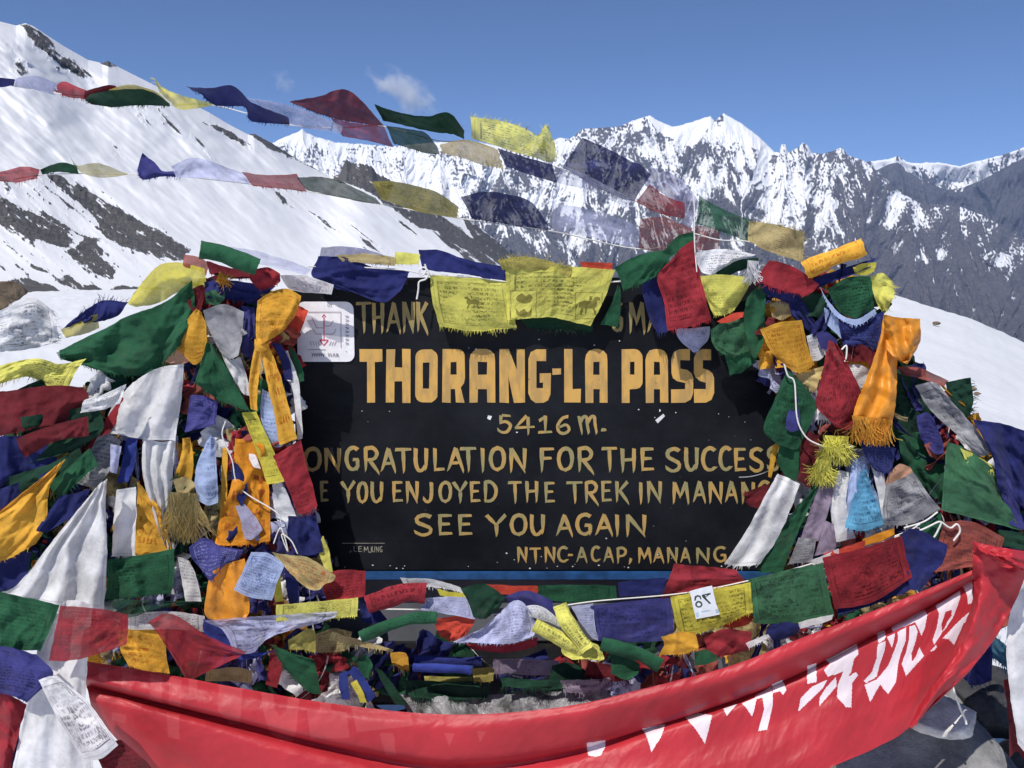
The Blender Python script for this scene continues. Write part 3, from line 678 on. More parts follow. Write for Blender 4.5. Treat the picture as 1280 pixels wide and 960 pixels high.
on_sticker('line_drawing', [zs([(245, 310), (300, 430), (388, 430)]), zs([(388, 408), (465, 408), (500, 340)]), zs([(255, 440), (290, 505), (505, 505), (532, 440)]), zs([(195, 240), (590, 240)]), zs([(590, 240), (592, 670)]), zs([(190, 690), (410, 690)])] +
           [zs([(x, 590), (x + 18, 640)]) for x in (225, 255, 285, 315)] + [zs([(x + 25, 590), (x, 640)]) for x in (450, 480, 510)], plain_mat('grey_pink_print', (.34, .24, .28), .5), .8, .0047)
on_sticker('small_writing', [zs([(x, 735), (x + 8, 775), (x + 16, 735)]) for x in range(245, 390, 26)] + [zs([(445, 730), (445, 775)]), zs([(445, 750), (475, 735), (475, 775)]), zs([(495, 775), (510, 730), (525, 775)]), zs([(540, 775), (540, 735), (560, 745), (545, 755), (570, 775)])] +
           [zs([(642, y), (690, y + 10), (650, y + 24)]) for y in range(285, 640, 46)] + [zs([(650, 705), (662, 720)])] + [zs([(430 + 20 * i, 150), (440 + 20 * i, 175)]) for i in range(3)], plain_mat('dark_ballpoint', (.16, .13, .16), .6), .7, .0052)

# ------------------------------------------------------------------ cloth
GR = dict(A='prayer flags flying on the upper line', B='prayer flags flying on the second line', C='prayer flags tied along the top of the signboard',
          L='prayer flags and scarves tied on the left post', R='prayer flags and scarves tied on the right post', M='prayer flags strung below the signboard')
_sd = [100]
def depth_of(d, x):
    if d == 'A': return 2.30 + np.clip(880 - x, -140, 900) * .0012
    if d == 'B': return 2.34 + np.clip(870 - x, -140, 900) * .0010
    return np.full(np.shape(x), float(d))
def parse(s):
    out = []
    for r in s.split('/'):
        pts = []
        for t in r.split():
            v = [float(q) for q in t.split(',')]; pts.append(v + [0.0] * (3 - len(v)))
        out.append(np.array(pts))
    return out
def to_world(q, d):
    return P(q[..., 0], q[..., 1], depth_of(d, q[..., 0]) - q[..., 2] / 100.0)
def threads(V, Fc, UV, e, outw, dep, seed, n=None, lo=3, hi=9, w=.9, uv=None):
    """loose warp threads along an edge; e (k,3) px points, outw (k,2) outward px directions"""
    rnd = random.Random(seed)
    L = np.hypot(*np.diff(e[:, :2], axis=0).T).sum(); n = n or int(L / 1.5)
    for _ in range(n):
        t = rnd.random() * (len(e) - 1); i = int(t); f = t - i; j = min(i + 1, len(e) - 1)
        b = e[i] * (1 - f) + e[j] * f; o = outw[i] * (1 - f) + outw[j] * f
        a = math.atan2(o[1], o[0]) + rnd.gauss(0, .38); ln = rnd.uniform(lo, hi) * rnd.choice((.6, 1, 1, 1.3)); cu = rnd.gauss(0, .5)
        pts = []; p = np.array([b[0] - o[0] * 1.2, b[1] - o[1] * 1.2, b[2]])
        for k in range(4):
            pts.append(p.copy()); p = p + np.array([math.cos(a), math.sin(a), 0]) * ln / 3; p[2] += rnd.gauss(0, .12) * ln / 3; a += cu / 3
            a += (.12 if math.cos(a) > 0 else -.12)          # a little weight
        nx, ny = -math.sin(a), math.cos(a); base = len(V)
        for k, q in enumerate(pts):
            ww = w * (1 - .22 * k) / 2
            for sg in (-1, 1): V.append(to_world(np.array([q[0] + nx * ww * sg, q[1] + ny * ww * sg, q[2] + dep]), threads.d)); UV.append(uv or (.5, .5))
        for k in range(3): m = base + 2 * k; Fc.append((m, m + 2, m + 3, m + 1))
def cloth(col, rails, d, label, g=None, p=0, sheer=0.0, a=.8, b=0.0, folds=0, fr='', satin=0, name='prayer_flag', cat='prayer flag', fa=1.0, trans=.34, mat=None, res=2.3, jit=.9, ink=None, paint=None, parent=None, thr=(3, 8), pleat=1.0, waves=0, wa=.5):
    """one piece of cloth lofted through its rails; a: creases (cm), b: billow (cm), folds: pleats running down it, fr: frayed edges"""
    _sd[0] += 7; sd = _sd[0]
    rl = parse(rails)
    if d in ('A', 'B'):                                            # blown out flat on the wind: the free upper edge leans toward the viewer
        tl = random.Random(sd).choice((1, 5, 8, 10, 12))
        for i, r in enumerate(rl): r[:, 2] += tl * (1 - i / (len(rl) - 1)) + .0
    Lu = max(np.hypot(*np.diff(r[:, :2], axis=0).T).sum() for r in rl)
    mid = np.array([r[len(r) // 2] for r in rl]); mid0 = np.array([r[0] for r in rl]); mid1 = np.array([r[-1] for r in rl])
    Lv = max(np.hypot(*np.diff(m[:, :2], axis=0).T).sum() for m in (mid, mid0, mid1))
    nu = int(np.clip(Lu / res, 10, 1300)); nv = int(np.clip(Lv / res, 8, 200))
    A = np.stack([crom(r, nu) for r in rl], 0)                      # rails x nu x 3
    Q = np.stack([crom(A[:, i], nv) for i in range(nu)], 1)         # nv x nu x 3
    u, v = np.meshgrid(np.linspace(0, 1, nu), np.linspace(0, 1, nv))
    U, Vv = u * Lu / 42, v * Lv / 42
    Q0 = Q.copy()
    if jit:
        Q[..., 0] += jit * (fbm(U * 3.1, Vv * 3.1, sd, 3) * 1.2 + fbm(U * .9, Vv * .9, sd + 5, 2) * 1.3)
        Q[..., 1] += jit * (fbm(U * 3.1, Vv * 3.1, sd + 1, 3) * 1.2 + fbm(U * .9, Vv * .9, sd + 6, 2) * 1.3)
    th = (sd % 13) / 13 * 3.1
    if name in ('scarf', 'tail'): th = 0.0; stretch = .28; a *= .45; pleat *= .5; fa *= 1.25
    else: stretch = 1.0
    Ua, Va = U * math.cos(th) - Vv * math.sin(th), U * math.sin(th) + Vv * math.cos(th)
    dsp = a * (1.0 * fbm(Ua * .9, Va * .45 * stretch, sd + 2, 3) + .95 * (ridged(Ua * .8 + .3 * fbm(U, Vv, sd, 2), Va * .42 * stretch, sd + 3, 2) - .55) + .26 * fbm(Ua * 3.6, Va * 2.0 * stretch, sd + 4, 3) + .30 * (ridged(Ua * 2.6, Va * 1.0 * stretch, sd + 14, 2) - .55))
    rn = random.Random(sd); ncr = int(np.clip(2 + Lu * Lv / 2200, 2, 9))
    for _ in range(ncr):                                           # sharp creases
        cu, cv, an = rn.random() * Lu, rn.random() * Lv, rn.choice((rn.gauss(1.57, .35), rn.gauss(.7, .3), rn.gauss(2.4, .3)))
        s_ = (u * Lu - cu) * math.sin(an) - (v * Lv - cv) * math.cos(an) + fbm(U * .8, Vv * .8, sd + 11, 2) * 5
        w_ = rn.uniform(7, 22) * min(1.4, max(Lu, Lv) / 70)
        dsp = dsp + a * rn.choice((1, 1, -.7)) * rn.uniform(.5, 1.3) * np.clip(1 - np.abs(s_) / w_, 0, 1)
    if Lu * Lv > 900 and not paint and a >= .45:                     # pleats fanning out from the corner or edge it is tied by
        for cu, cv in rn.sample([(0, -.12), (1, -.12), (.5, -.5), (-.15, .4), (1.15, .5)], 2):
            du_, dv_ = (u - cu) * Lu, (v - cv) * Lv
            ph = np.arctan2(dv_, du_) + .16 * fbm(U * .7, Vv * .7, sd + 21, 2); k_ = rn.uniform(5, 10)
            rr_ = np.hypot(du_, dv_) / max(Lu, Lv)
            pl = 1 - np.abs(np.sin(k_ * ph + rn.random() * 6)) ** .7
            pl2 = 1 - np.abs(np.sin(k_ * 2.3 * ph + rn.random() * 6)) ** .8
            dsp = dsp + pleat * (min(1.0, a) * (1.05 * pl + .40 * pl2) * np.clip(rr_ * 1.6, .15, 1) * np.clip(fbm(U * .5, Vv * .5, sd + 23, 2) * 1.6 + .55, 0, 1))
        dsp = dsp + a * rn.uniform(-1.2, 1.8) * v ** 5 * (.6 + .8 * fbm(U * .8, Vv * 0, sd + 25, 2))
    if waves: dsp = dsp + wa * np.sin(2 * np.pi * (waves * v + .8 * fbm(U * .12, Vv * .35, sd + 31, 3))) * np.clip((v - .42) * 5, 0, 1) * (.6 + .8 * fbm(U * .2, Vv * .3, sd + 33, 2))
    if folds: dsp = dsp + fa * np.sin(2 * np.pi * (folds * u + .55 * fbm(U * .4, Vv * .35, sd + 8, 2))) * (.75 + .25 * fbm(U, Vv * .4, sd + 9, 2))
    dsp = dsp + b * np.sin(np.pi * u) * np.sin(np.pi * np.clip(v * 1.05, 0, 1))
    W = to_world(Q, d)
    vd = W - np.array([0, 0, EYE]); vd /= np.linalg.norm(vd, axis=-1, keepdims=True)
    W = W - vd * (dsp / 100)[..., None]
    V = list(W.reshape(-1, 3)); UV = list(np.stack([u, v], -1).reshape(-1, 2)); Fc = grid_faces(nu, nv)
    fm = None
    mats = [mat or cloth_mat(col, p, sheer, satin, trans, ink)]
    if paint:
        cx = Q0[:-1, :-1, :2] * .25 + Q0[1:, :-1, :2] * .25 + Q0[:-1, 1:, :2] * .25 + Q0[1:, 1:, :2] * .25
        fm = np.zeros(cx.shape[:2], int)
        for k, (polys, m_) in enumerate(paint):
            mats.append(m_)
            for pl in polys: fm[inpoly(cx[..., 0], cx[..., 1], pl)] = k + 1
        fm = fm.ravel()
    if not fr and name == 'prayer_flag' and parent is None and Lu > 28 and sd % 5 < 2: fr = 'b'; thr = (1.5, 5)
    if fr:
        Qd = Q.copy(); Qd[..., 2] += dsp
        ex = []; threads.d = d; tf = []
        for ch in fr:
            e, inn = {'t': (Qd[0], Qd[min(2, nv - 1)]), 'b': (Qd[-1], Qd[-3]), 'l': (Qd[:, 0], Qd[:, 2]), 'r': (Qd[:, -1], Qd[:, -3])}[ch]
            o = (e - inn)[:, :2]; o = o / (np.linalg.norm(o, axis=1)[:, None] + 1e-6)
            threads(V, tf, UV, e, o, .08, sd + ord(ch), lo=thr[0], hi=thr[1])
        Fc = np.vstack([Fc, np.array(tf)])
        if fm is not None: fm = np.append(fm, np.zeros(len(tf), int))
    ob = mesh_obj(name, np.array(V), np.asarray(Fc), mats, uv=np.array(UV), fmat=fm, parent=parent)
    if parent is None: tag(ob, label, cat, GR.get(g, g))
    return ob
def roll(col, path, d, rad, label, g, p=0, name='prayer_flag', cat='prayer flag', flat=.75, fr='', trans=.2):
    """a flag wound up on itself into a loose roll; path in px, rad px"""
    _sd[0] += 7; sd = _sd[0]
    q = parse(path)[0]; L = np.hypot(*np.diff(q[:, :2], axis=0).T).sum(); n = int(max(12, L / 2.2)); m = 26
    c = crom(q, n); dd = np.gradient(c[:, :2], axis=0); dd /= np.linalg.norm(dd, axis=1)[:, None] + 1e-9
    nr_ = np.stack([-dd[:, 1], dd[:, 0]], -1)
    t = np.linspace(0, 1, n)[:, None]; a = np.linspace(0, 2.35 * np.pi, m)[None, :]
    rr = rad * (1 - .13 * a / 6.28) * (.9 + .22 * fbm(t * L / 30, a * .6, sd, 3)) * (1 + .05 * np.sin(t * 9 + sd))
    off = np.cos(a) * rr; dz = np.sin(a) * rr * flat
    Q = np.zeros((n, m, 3)); Q[..., 0] = c[:, None, 0] + nr_[:, None, 0] * off; Q[..., 1] = c[:, None, 1] + nr_[:, None, 1] * off
    Q[..., 2] = c[:, None, 2] + dz * .21 + fbm(t * L / 14, a * .8, sd + 2, 2) * .25
    Q[..., 0] += fbm(a * 1.3, t * 0 + 1, sd + 3, 2) * 2.0 * dd[:, None, 0]; Q[..., 1] += fbm(a * 1.3, t * 0 + 1, sd + 3, 2) * 2.0 * dd[:, None, 1]
    W = to_world(Q, d)
    UV = np.stack(np.broadcast_arrays(t, a / (2.35 * np.pi)), -1).reshape(-1, 2)
    ob = mesh_obj(name, W.reshape(-1, 3), grid_faces(m, n), cloth_mat(col, p, 0, 0, trans), uv=UV)
    return tag(ob, label, cat, GR.get(g, g))
def tube_mesh(pts, r, m=7):
    """round cord through world points"""
    pts = np.asarray(pts); n = len(pts); T = np.gradient(pts, axis=0); T /= np.linalg.norm(T, axis=1)[:, None] + 1e-12
    up = np.array([.13, .9, .4]); A = np.cross(T, up); A /= np.linalg.norm(A, axis=1)[:, None] + 1e-12; B = np.cross(T, A)
    a = np.linspace(0, 2 * np.pi, m, endpoint=False)
    V = pts[:, None] + r * (np.cos(a)[None, :, None] * A[:, None] + np.sin(a)[None, :, None] * B[:, None])
    return V.reshape(-1, 3), grid_faces(m, n, wrap=True)
m_cord = plain_mat('white_cord', (.66, .65, .62), .8, .15, 300, .4, bd=.001)
m_cord_d = plain_mat('grey_cord', (.26, .25, .25), .8, .2, 300, .4, bd=.001)
def cord(path, d, label, r=.0021, mat=None, group=None):
    q = parse(path)[0]; L = np.hypot(*np.diff(q[:, :2], axis=0).T).sum(); c = crom(q, int(max(12, L / 3)))
    V, Fq = tube_mesh(to_world(c, d), r)
    return tag(mesh_obj('cord', V, Fq, mat or m_cord), label, 'cord', group)
def tassel(col, x, y, d, ln, wid, ang, n, label, g, curl=.8, name='fringe_tassel', cat='tassel', sp=.5):
    """a bunch of loose threads hanging from (x, y) px in direction ang (degrees, 90 = down)"""
    _sd[0] += 7; rnd = random.Random(_sd[0]); V, Fc, UV = [], [], []
    for _ in range(n):
        s = rnd.uniform(-1, 1); a0 = R(ang); px, py = x - math.sin(a0) * s * wid / 2, y + math.cos(a0) * s * wid / 2
        a = a0 - s * sp * .7 + rnd.gauss(0, .22); l = ln * rnd.uniform(.55, 1.1); cu = rnd.gauss(0, curl); z = rnd.uniform(-.5, 1.6)
        q = np.array([px, py, z]); pts = []
        for k in range(6):
            pts.append(q.copy()); q = q + np.array([math.cos(a) * l / 5, math.sin(a) * l / 5, rnd.gauss(0, .2)]); a += cu / 5 + rnd.gauss(0, .14) + .16 * math.cos(a)
        base = len(V)
        for k, q in enumerate(pts):
            ww = rnd.uniform(.45, .8) * (1 - .1 * k)
            for sg in (-1, 1): V.append(to_world(np.array([q[0] - math.sin(a) * ww * sg, q[1] + math.cos(a) * ww * sg, q[2] + sg * .1]), d)); UV.append((.5, .5))
        for k in range(5): m = base + 2 * k; Fc.append((m, m + 2, m + 3, m + 1))
    ob = mesh_obj(name, np.array(V), np.array(Fc), cloth_mat(col, 0, 0, 0, .3), uv=np.array(UV))
    return tag(ob, label, cat, GR.get(g, g))

# ================================================================== the two lines flying above the sign
cord('-60,99 0,105 60,115 120,122 200,131 262,131 310,142 362,156 425,160 478,158 548,176 590,177 640,194 695,208 745,230 795,251 835,272 868,294', 'A', 'thin grey cord of the upper flag line, sagging across the sky', .0018, m_cord)
cord('-60,228 0,226 52,219 100,217 165,218 230,221 312,230 384,239 475,255 575,273 690,289 798,311 860,300', 'B', 'thin grey cord of the second flag line, over the snow slope', .0018, m_cord)
cord('868,292 900,300 935,302 975,315 1010,332', 2.27, 'thin grey cord running right from the red flag to the gold roll', .0018, m_cord)
c = cloth
def outline(x0, y0, x1, y1, w=.9): return [[(x0, y0), (x1, y0), (x1, y0 + w), (x0, y0 + w)], [(x0, y1 - w), (x1, y1 - w), (x1, y1), (x0, y1)], [(x0, y0), (x0 + w, y0), (x0 + w, y1), (x0, y1)], [(x1 - w, y0), (x1, y0), (x1, y1), (x1 - w, y1)]]
INKY, BARE = cloth_mat('inkolive', 0, trans=.4), cloth_mat('lemon', 0, trans=.5)
def beast(x, y, s, f=1): return [[(x + f * s * px, y + s * py) for px, py in pl] for pl in (
    [(-1, -.2), (-.5, -.5), (.3, -.45), (.7, -.9), (1.05, -.8), (1.1, -.5), (.8, -.45), (.75, .1), (.5, .3), (-.6, .25), (-.95, .2)], [(-.8, .2), (-.55, .2), (-.7, .9), (-.9, .9)], [(.3, .2), (.55, .2), (.75, .9), (.55, .9)], [(-.4, .2), (-.2, .2), (-.25, .8), (-.4, .8)], [(-1, -.2), (-1.35, .1), (-1.3, .5), (-1.15, .1)], [(.0, -.5), (.1, -.95), (.35, -.9), (.3, -.5)])]
PIC_B = [([[(638, 363), (672, 363), (670, 399), (638, 400)], [(718, 363), (756, 366), (750, 400), (718, 398)]], BARE),
         (outline(638, 363, 671, 399) + outline(719, 365, 753, 399) + outline(676, 346, 718, 358, .7) + [[(646, 370), (652, 366), (657, 370), (662, 367), (666, 372), (663, 378), (656, 380), (649, 378), (645, 374)], [(644, 384), (649, 390), (655, 386), (660, 392), (665, 384), (664, 395), (655, 397), (646, 394)]] + beast(736, 382, 13), INKY)]
PIC_A = [([[(574 + 20 * math.cos(q * .42), 378 + 9 * math.sin(q * .42)) for q in range(15)]], BARE), (beast(590, 378, 9, -1), INKY)]
c('navy', '-20,96 0,97 19,99/-20,106 0,109 18,107', 'A', 'short dark blue flag cut by the left edge of the photo', 'A', a=1)
c('lav', '20,98 45,95 71,104/18,108 42,112 66,119', 'A', 'pale lavender see-through flag between the blue one and the red one at far left', 'A', sheer=.15, a=1.6, fr='r')
c('red', '68,110 80,102 108,113/66,113 84,121 107,124', 'A', 'small crimson flag curled over at the far left of the upper line', 'A', b=2, sheer=.1)
c('dred', '106,114 138,106 152,114/104,124 120,131 150,122', 'A', 'dark red flag folded into the green one on the upper line', 'A', a=1.5)
c('dgreen', '112,118 140,113 185,112 213,130/106,127 135,134 175,131 212,133', 'A', 'long dark green flag below an olive one at the left of the upper line', 'A', a=1.6)
c('olive', '136,112 160,106 192,113 213,130/140,115 165,116 190,121 210,130', 'A', 'narrow olive flag lying along the top of a dark green one', 'A', a=.6, sheer=.1)
c('yellow', '193,98 206,111 230,120 264,129/200,116 213,128 228,137 266,132', 'A', 'yellow green flag with a pointed raised corner, next to open sky', 'A', sheer=.22, a=1.6, fr='l')
c('navy', '232,108 262,110 291,107 312,126 336,137 360,146/238,110 250,117 268,131 306,134 314,151 362,156', 'A', 'dark navy flag with a stepped fold against the sky and snow ridge', 'A', a=1.8, trans=.2)
c('lav', '308,122 345,128 380,137 428,158/318,128 345,143 372,158 426,167', 'A', 'whitish lavender sheer flag following the stepped navy flag', 'A', sheer=.38, a=1.4, p=1)
c('dred', '362,127 400,120 436,113 480,157/364,128 392,140 425,150 472,157', 'A', 'dark red flag rising to a peak, upper of the red pair', 'A', a=1.4, b=1.5, sheer=.06)
c('red', '414,148 448,154 479,158/428,170 460,176 492,184', 'A', 'red see-through flag hanging under the peaked dark red one', 'A', sheer=.22, a=.8)
c('dgreen', '468,130 500,141 535,145 561,141 581,164/478,151 510,158 545,165 565,168 580,174', 'A', 'dark green flag with a raised right end, upper of the green pair', 'A', a=1.4)
c('dgreen', '483,157 512,161 532,166 547,184/492,179 515,186 535,192 550,193', 'A', 'dark green flag hanging below the cord, lower of the green pair', 'A', sheer=.1)
c('lemon', '588,146 625,151 655,160 672,170 683,157 694,182/590,173 620,182 645,191 665,196 680,201 694,202', 'A', 'pale yellow printed flag with a spiked upturned end against the sky', 'A', p=1, sheer=.14, a=1.6, fr='tr')
c('sand', '550,181 578,175 605,180 622,187/553,191 580,198 605,207 629,210', 'A', 'tan see-through flag with curved top, below the yellow printed one', 'A', sheer=.2, p=1, a=.7)
c('navy', '622,185 655,196 690,205/632,209 665,219 696,228', 'A', 'plain navy flag between the tan one and the pale lavender one', 'A', a=.7, sheer=.08)
c('lav', '702,206 740,222 795,251/696,228 740,240 790,262', 'A', 'nearly transparent lavender flag under the big navy one', 'A', sheer=.6, a=.8)
c('navy', '728,172 762,187 792,203 800,206 814,218/703,208 735,228 765,243 780,249 793,252', 'A', 'big navy flag with a creased right end, highest in front of the range', 'A', a=1.3, sheer=.14, p=2)
c('lav', '812,208 845,219 865,240 873,252/806,232 830,243 848,265 862,290', 'A', 'lavender flag drooping to a point at the right end of the upper line', 'A', sheer=.3, a=1.2, p=1, fr='r')
c('red', '812,230 830,244 856,254/795,253 825,267 855,272', 'A', 'small red flag tucked between the navy and lavender flags', 'A', sheer=.18, a=.7, p=1)
c('brick', '800,273 830,272 866,285/798,310 828,315 862,310', 'A', 'dull red sheer flag just left of the knotted cords', 'A', sheer=.35, a=.7)
c('brick', '868,282 885,284 899,290/870,312 885,314 898,312', 2.33, 'dull red sheer flag right of the knotted cords', 'A', sheer=.35, a=.6)
c('green', '874,244 905,262 945,278/870,279 905,291 934,303', 2.29, 'see-through green flag slanting down to the right of the cord knot', 'A', sheer=.2, a=1.0)
c('tan', '936,276 970,281 1006,290/935,301 965,316 1003,327', 2.27, 'frayed tan flag at the far right end of the upper line', 'A', a=1.0, p=1, fr='tr', ink=(.16, .11, .05))
# second line
c('red', '-25,222 5,214 30,208 50,211/-25,229 0,227 22,228 47,222', 'B', 'red flag curled at the left edge on the second line', 'B', a=1.2, sheer=.12)
c('dgreen', '50,212 75,203 96,207/53,219 72,215 98,218', 'B', 'twisted dark green flag beside the curled red one', 'B', a=1.4)
c('olive', '86,192 97,206 122,204 160,217/92,206 104,217 130,222 158,219', 'B', 'olive yellow sheer flag with a raised point on the second line', 'B', sheer=.28, a=1.0)
c('indigo', '178,191 194,203 205,214 232,212/171,211 178,224 202,221 228,221', 'B', 'curled blue flag with an open mouth, on the second line', 'B', a=1.4, b=2)
c('lav', '214,208 240,197 270,204 302,216/220,222 260,223 285,226 314,230', 'B', 'grey lavender flag with a humped top, beside the curled blue one', 'B', sheer=.22, a=.9)
c('red', '302,215 335,219 371,217/316,232 350,236 384,240', 'B', 'long red flag in the middle of the snow slope', 'B', sheer=.16, a=.7)
c('dgreen', '371,222 395,221 425,226 470,248/384,238 410,244 440,250 476,255', 'B', 'dark green flag crossing in front of the brown crag', 'B', sheer=.16, a=1.0)
c('olive', '464,227 500,228 545,240 573,258/477,249 510,261 540,268 571,272', 'B', 'olive yellow printed flag right of the brown crag', 'B', p=2, a=1.0, sheer=.06, fr='r')
c('navy', '576,246 612,240 660,250 685,280/590,273 620,278 650,283 686,289', 'B', 'arched navy flag in front of the range on the second line', 'B', sheer=.12, a=.8)
c('lav', '690,254 740,262 785,277 802,291/690,289 740,297 775,306 798,311', 'B', 'nearly transparent grey flag at the right end of the second line', 'B', sheer=.55, a=.7)

# ================================================================== tied along the top of the sign
cord('385,333 440,334 500,337 535,343 590,346 640,352 700,346 770,352 800,340 868,296', 2.262, 'white cord tied across the top of the signboard')
cord('531,330 533,338 527,345 524,338 530,334 536,341 532,349 524,352 523,362 521,374', 2.250, 'white knotted string end hanging above the word THANK', .0024)
c('indigo', '402,309 430,308 458,312 492,324/398,330 430,328 460,330 490,332', 2.285, 'see-through blue flag standing above the sign\'s upper left edge', 'C', sheer=.3, a=.6)
c('navy', '398,320 430,322 470,334 512,340/390,346 430,352 470,362 508,350/420,360 445,367 478,378 500,364', 2.262, 'navy flag hanging over the top of the word THANK', 'C', a=1.0, folds=1.5, fa=.4)
c('tan', '420,319 455,317 494,321/428,327 460,329 495,332', 2.256, 'rolled tan flag strip on the sign\'s top edge, left of the white knot', 'C', a=.5, p=1)
c('lemon', '494,315 510,316 525,318/494,330 510,331 523,330', 2.258, 'small pale yellow strip beside the white knot', 'C', a=.4)
c('navy', '523,312 550,313 576,322 606,329 636,335/528,338 560,341 590,344 605,347 637,352', 2.268, 'bright navy flag lying flat above the left yellow flag', 'C', a=.7)
c('lemon', '537,343 585,347 636,351/541,378 590,382 640,385/549,408 594,414 646,410', 2.264, 'yellow prayer flag with a small horse print, left of the yellow pair', 'C', res=.9, paint=PIC_A, p=1, a=.6, b=.5, fr='b', trans=.5)
c('lemon', '632,337 700,333 769,337/633,370 695,366 755,375/634,400 690,397 738,408', 2.254, 'yellow prayer flag with block printed animals, right of the yellow pair', 'C', res=.8, paint=PIC_B, p=1, a=.7, b=.4, trans=.5)
c('olive', '622,325 660,321 700,330 716,336/628,338 660,337 695,340 712,346', 2.246, 'crumpled olive flag bunched above the right yellow flag', 'C', a=1.0, p=1, fr='t')
c('scarlet', '725,327 745,328 766,329/727,337 745,338 765,337', 2.285, 'narrow red strip showing above the right yellow flag', 'C', a=.4)
c('dgreen', '648,396 695,394 742,402/660,410 700,412 740,415', 2.276, 'dark green flag edge showing beneath the right yellow flag', 'C', a=.4, fr='b')
c('green', '768,334 800,318 838,312/775,348 805,338 836,330/780,363 803,354 826,342', 2.24, 'green flag pulled sideways toward the red hanging flag', 'C', a=.9)
c('green', '772,356 775,358/764,380 776,384/750,406 773,409', 2.272, 'small green flag hanging as a triangle right of the yellow pair', 'C', a=.5)
c('navy', '800,340 822,338 840,350/804,370 825,372 840,380/812,400 822,414 834,416', 2.262, 'deep blue flag in shade behind the red hanging flag', 'C', a=1.2, fr='b')
c('green', '826,318 846,296 868,290/832,326 850,312 868,304', 2.232, 'dark green flag knotted round the cord above the red hanging flag', 'C', a=1.4)
c('red', '838,326 852,310 868,299/822,346 848,342 874,335/830,380 858,372 882,368/834,413 862,408 889,400', 2.228, 'bright red flag hanging from the cord knot over the sign', 'C', p=1, a=.9, folds=1.6, fa=.7, fr='b')
c('lav', '843,410 865,410 888,408/850,425 868,428 885,424/866,440 870,440 874,437', 2.272, 'lavender flag corner with a framed print under the red hanging flag', 'C', p=2, a=.4)
cord('866,238 868,262 868,300 871,340', 2.222, 'white cord hanging straight down to the red hanging flag', .0016)

# ================================================================== right post
c('white', '868,316 900,311 945,318/872,330 895,330 920,326/878,341 890,343 905,334', 2.225, 'white printed flag folded at the upper right corner of the sign', 'R', p=1, a=.8)
c('dgreen', '893,340 915,326 948,322/905,348 925,338 950,332', 2.235, 'dark green flag shaded beneath the folded white one', 'R', a=.8)
c('lemon', '875,345 905,343 942,348/882,370 905,372 932,366/892,394 905,394 918,388', 2.215, 'yellow printed flag folded to a point at the sign\'s upper right corner', 'R', p=1, a=1.0, b=.6, trans=.45)
c('scarlet', '896,402 915,392 930,390/900,404 915,402 929,396', 2.2, 'tiny curled scarlet cloth scrap on the sign\'s upper right corner', 'R', a=.3)
c('lgreen', '888,412 910,400 950,398/890,428 915,432 950,425/898,440 915,445 945,436', 2.218, 'pale green see-through flag hanging over the sign\'s right end', 'R', sheer=.18, a=.7, p=2)
c('green', '905,440 925,438 950,425/912,469 928,464 945,452', 2.226, 'green flag corner drooping below the pale green see-through one', 'R', a=.6)
c('green', '934,372 945,360 958,352/930,400 942,405 956,395/936,440 944,448 955,428', 2.200, 'long narrow green flag hanging beside the marigold flag', 'R', a=1.0, folds=1, fa=.5)
c('tan', '962,380 975,376 988,380/966,398 978,400 990,394', 2.21, 'small shaded olive scrap above the marigold flag', 'R', a=.5)
tassel('white', 942, 326, 2.185, 30, 14, 95, 90, 'white thread tassel left of the dark red folded flag', 'R', sp=.3)
c('red', '962,325 985,330 1003,340 1024,356/952,338 975,345 995,352 1018,364/944,351 970,360 990,366 1010,369', 2.175, 'dark red flag folded flat at the top of the right post', 'R', a=.7, fr='b')
c('navy', '950,352 975,362 1000,368/955,366 978,376 1005,380', 2.20, 'frayed navy flag under the dark red folded flag', 'R', a=.8, fr='b')
roll('gold', '1006,338 1030,327 1055,317 1080,308', 2.165, 12.5, 'golden yellow rolled flag with red script on top of the right post', 'R', p=1)
c('gold', '1000,326 1010,330 1016,345/1004,330 1012,346 1014,350', 2.168, 'golden flag end hanging off the left of the golden roll', 'R', a=.5)
c('navy', '1014,350 1045,338 1096,322/1020,360 1050,350 1088,334', 2.19, 'navy flag lying under the golden roll', 'R', a=.8)
c('yellow', '1066,334 1080,329 1096,328/1070,342 1084,344 1094,338', 2.18, 'crumpled yellow green scrap just under the golden roll\'s right end', 'R', a=1.2)
c('lemon', '1088,346 1103,341 1114,350/1092,366 1106,362 1118,368/1098,384 1106,388 1112,380', 2.20, 'pale yellow frayed cloth hanging at the right shoulder of the post', 'R', a=1.3, fr='rb')
c('green', '1034,362 1060,347 1088,345/1042,378 1066,372 1091,366/1050,391 1070,398 1093,386', 2.165, 'dark green flag framed by a pale blue hem, high on the right post', 'R', a=.8, p=1)
c('pale', '1025,358 1035,375 1050,392 1070,399 1094,386/1028,366 1036,384 1050,399 1072,406 1096,393', 2.160, 'pale blue strip of cloth curving under the framed dark green flag', 'R', a=.3)
c('navy', '1048,402 1075,404 1105,388/1052,420 1078,418 1104,412/1054,432 1078,430 1099,439', 2.168, 'deep blue flag with lines of script below the pale blue strip', 'R', p=1, a=.9, ink=(.10, .13, .32), fr='b')
c('pale', '1030,384 1040,390 1050,402/1032,406 1042,414 1052,424', 2.172, 'pale blue flag end left of the deep blue script flag', 'R', a=.5)
c('dgreen', '996,376 1015,366 1032,370/1002,396 1018,396 1032,404', 2.195, 'shaded green flag in the middle of the right post top', 'R', a=.9)
c('navy', '984,372 1002,376 1018,400/990,396 1008,412 1030,420', 2.205, 'navy flag shaded beneath the flags at the right post top', 'R', a=1)
c('gold', '950,412 975,403 1002,400/960,434 985,434 1008,428/975,452 998,466 1018,456', 2.165, 'marigold flag with orange script hanging at the sign\'s right end', 'R', p=1, a=.6, trans=.45)
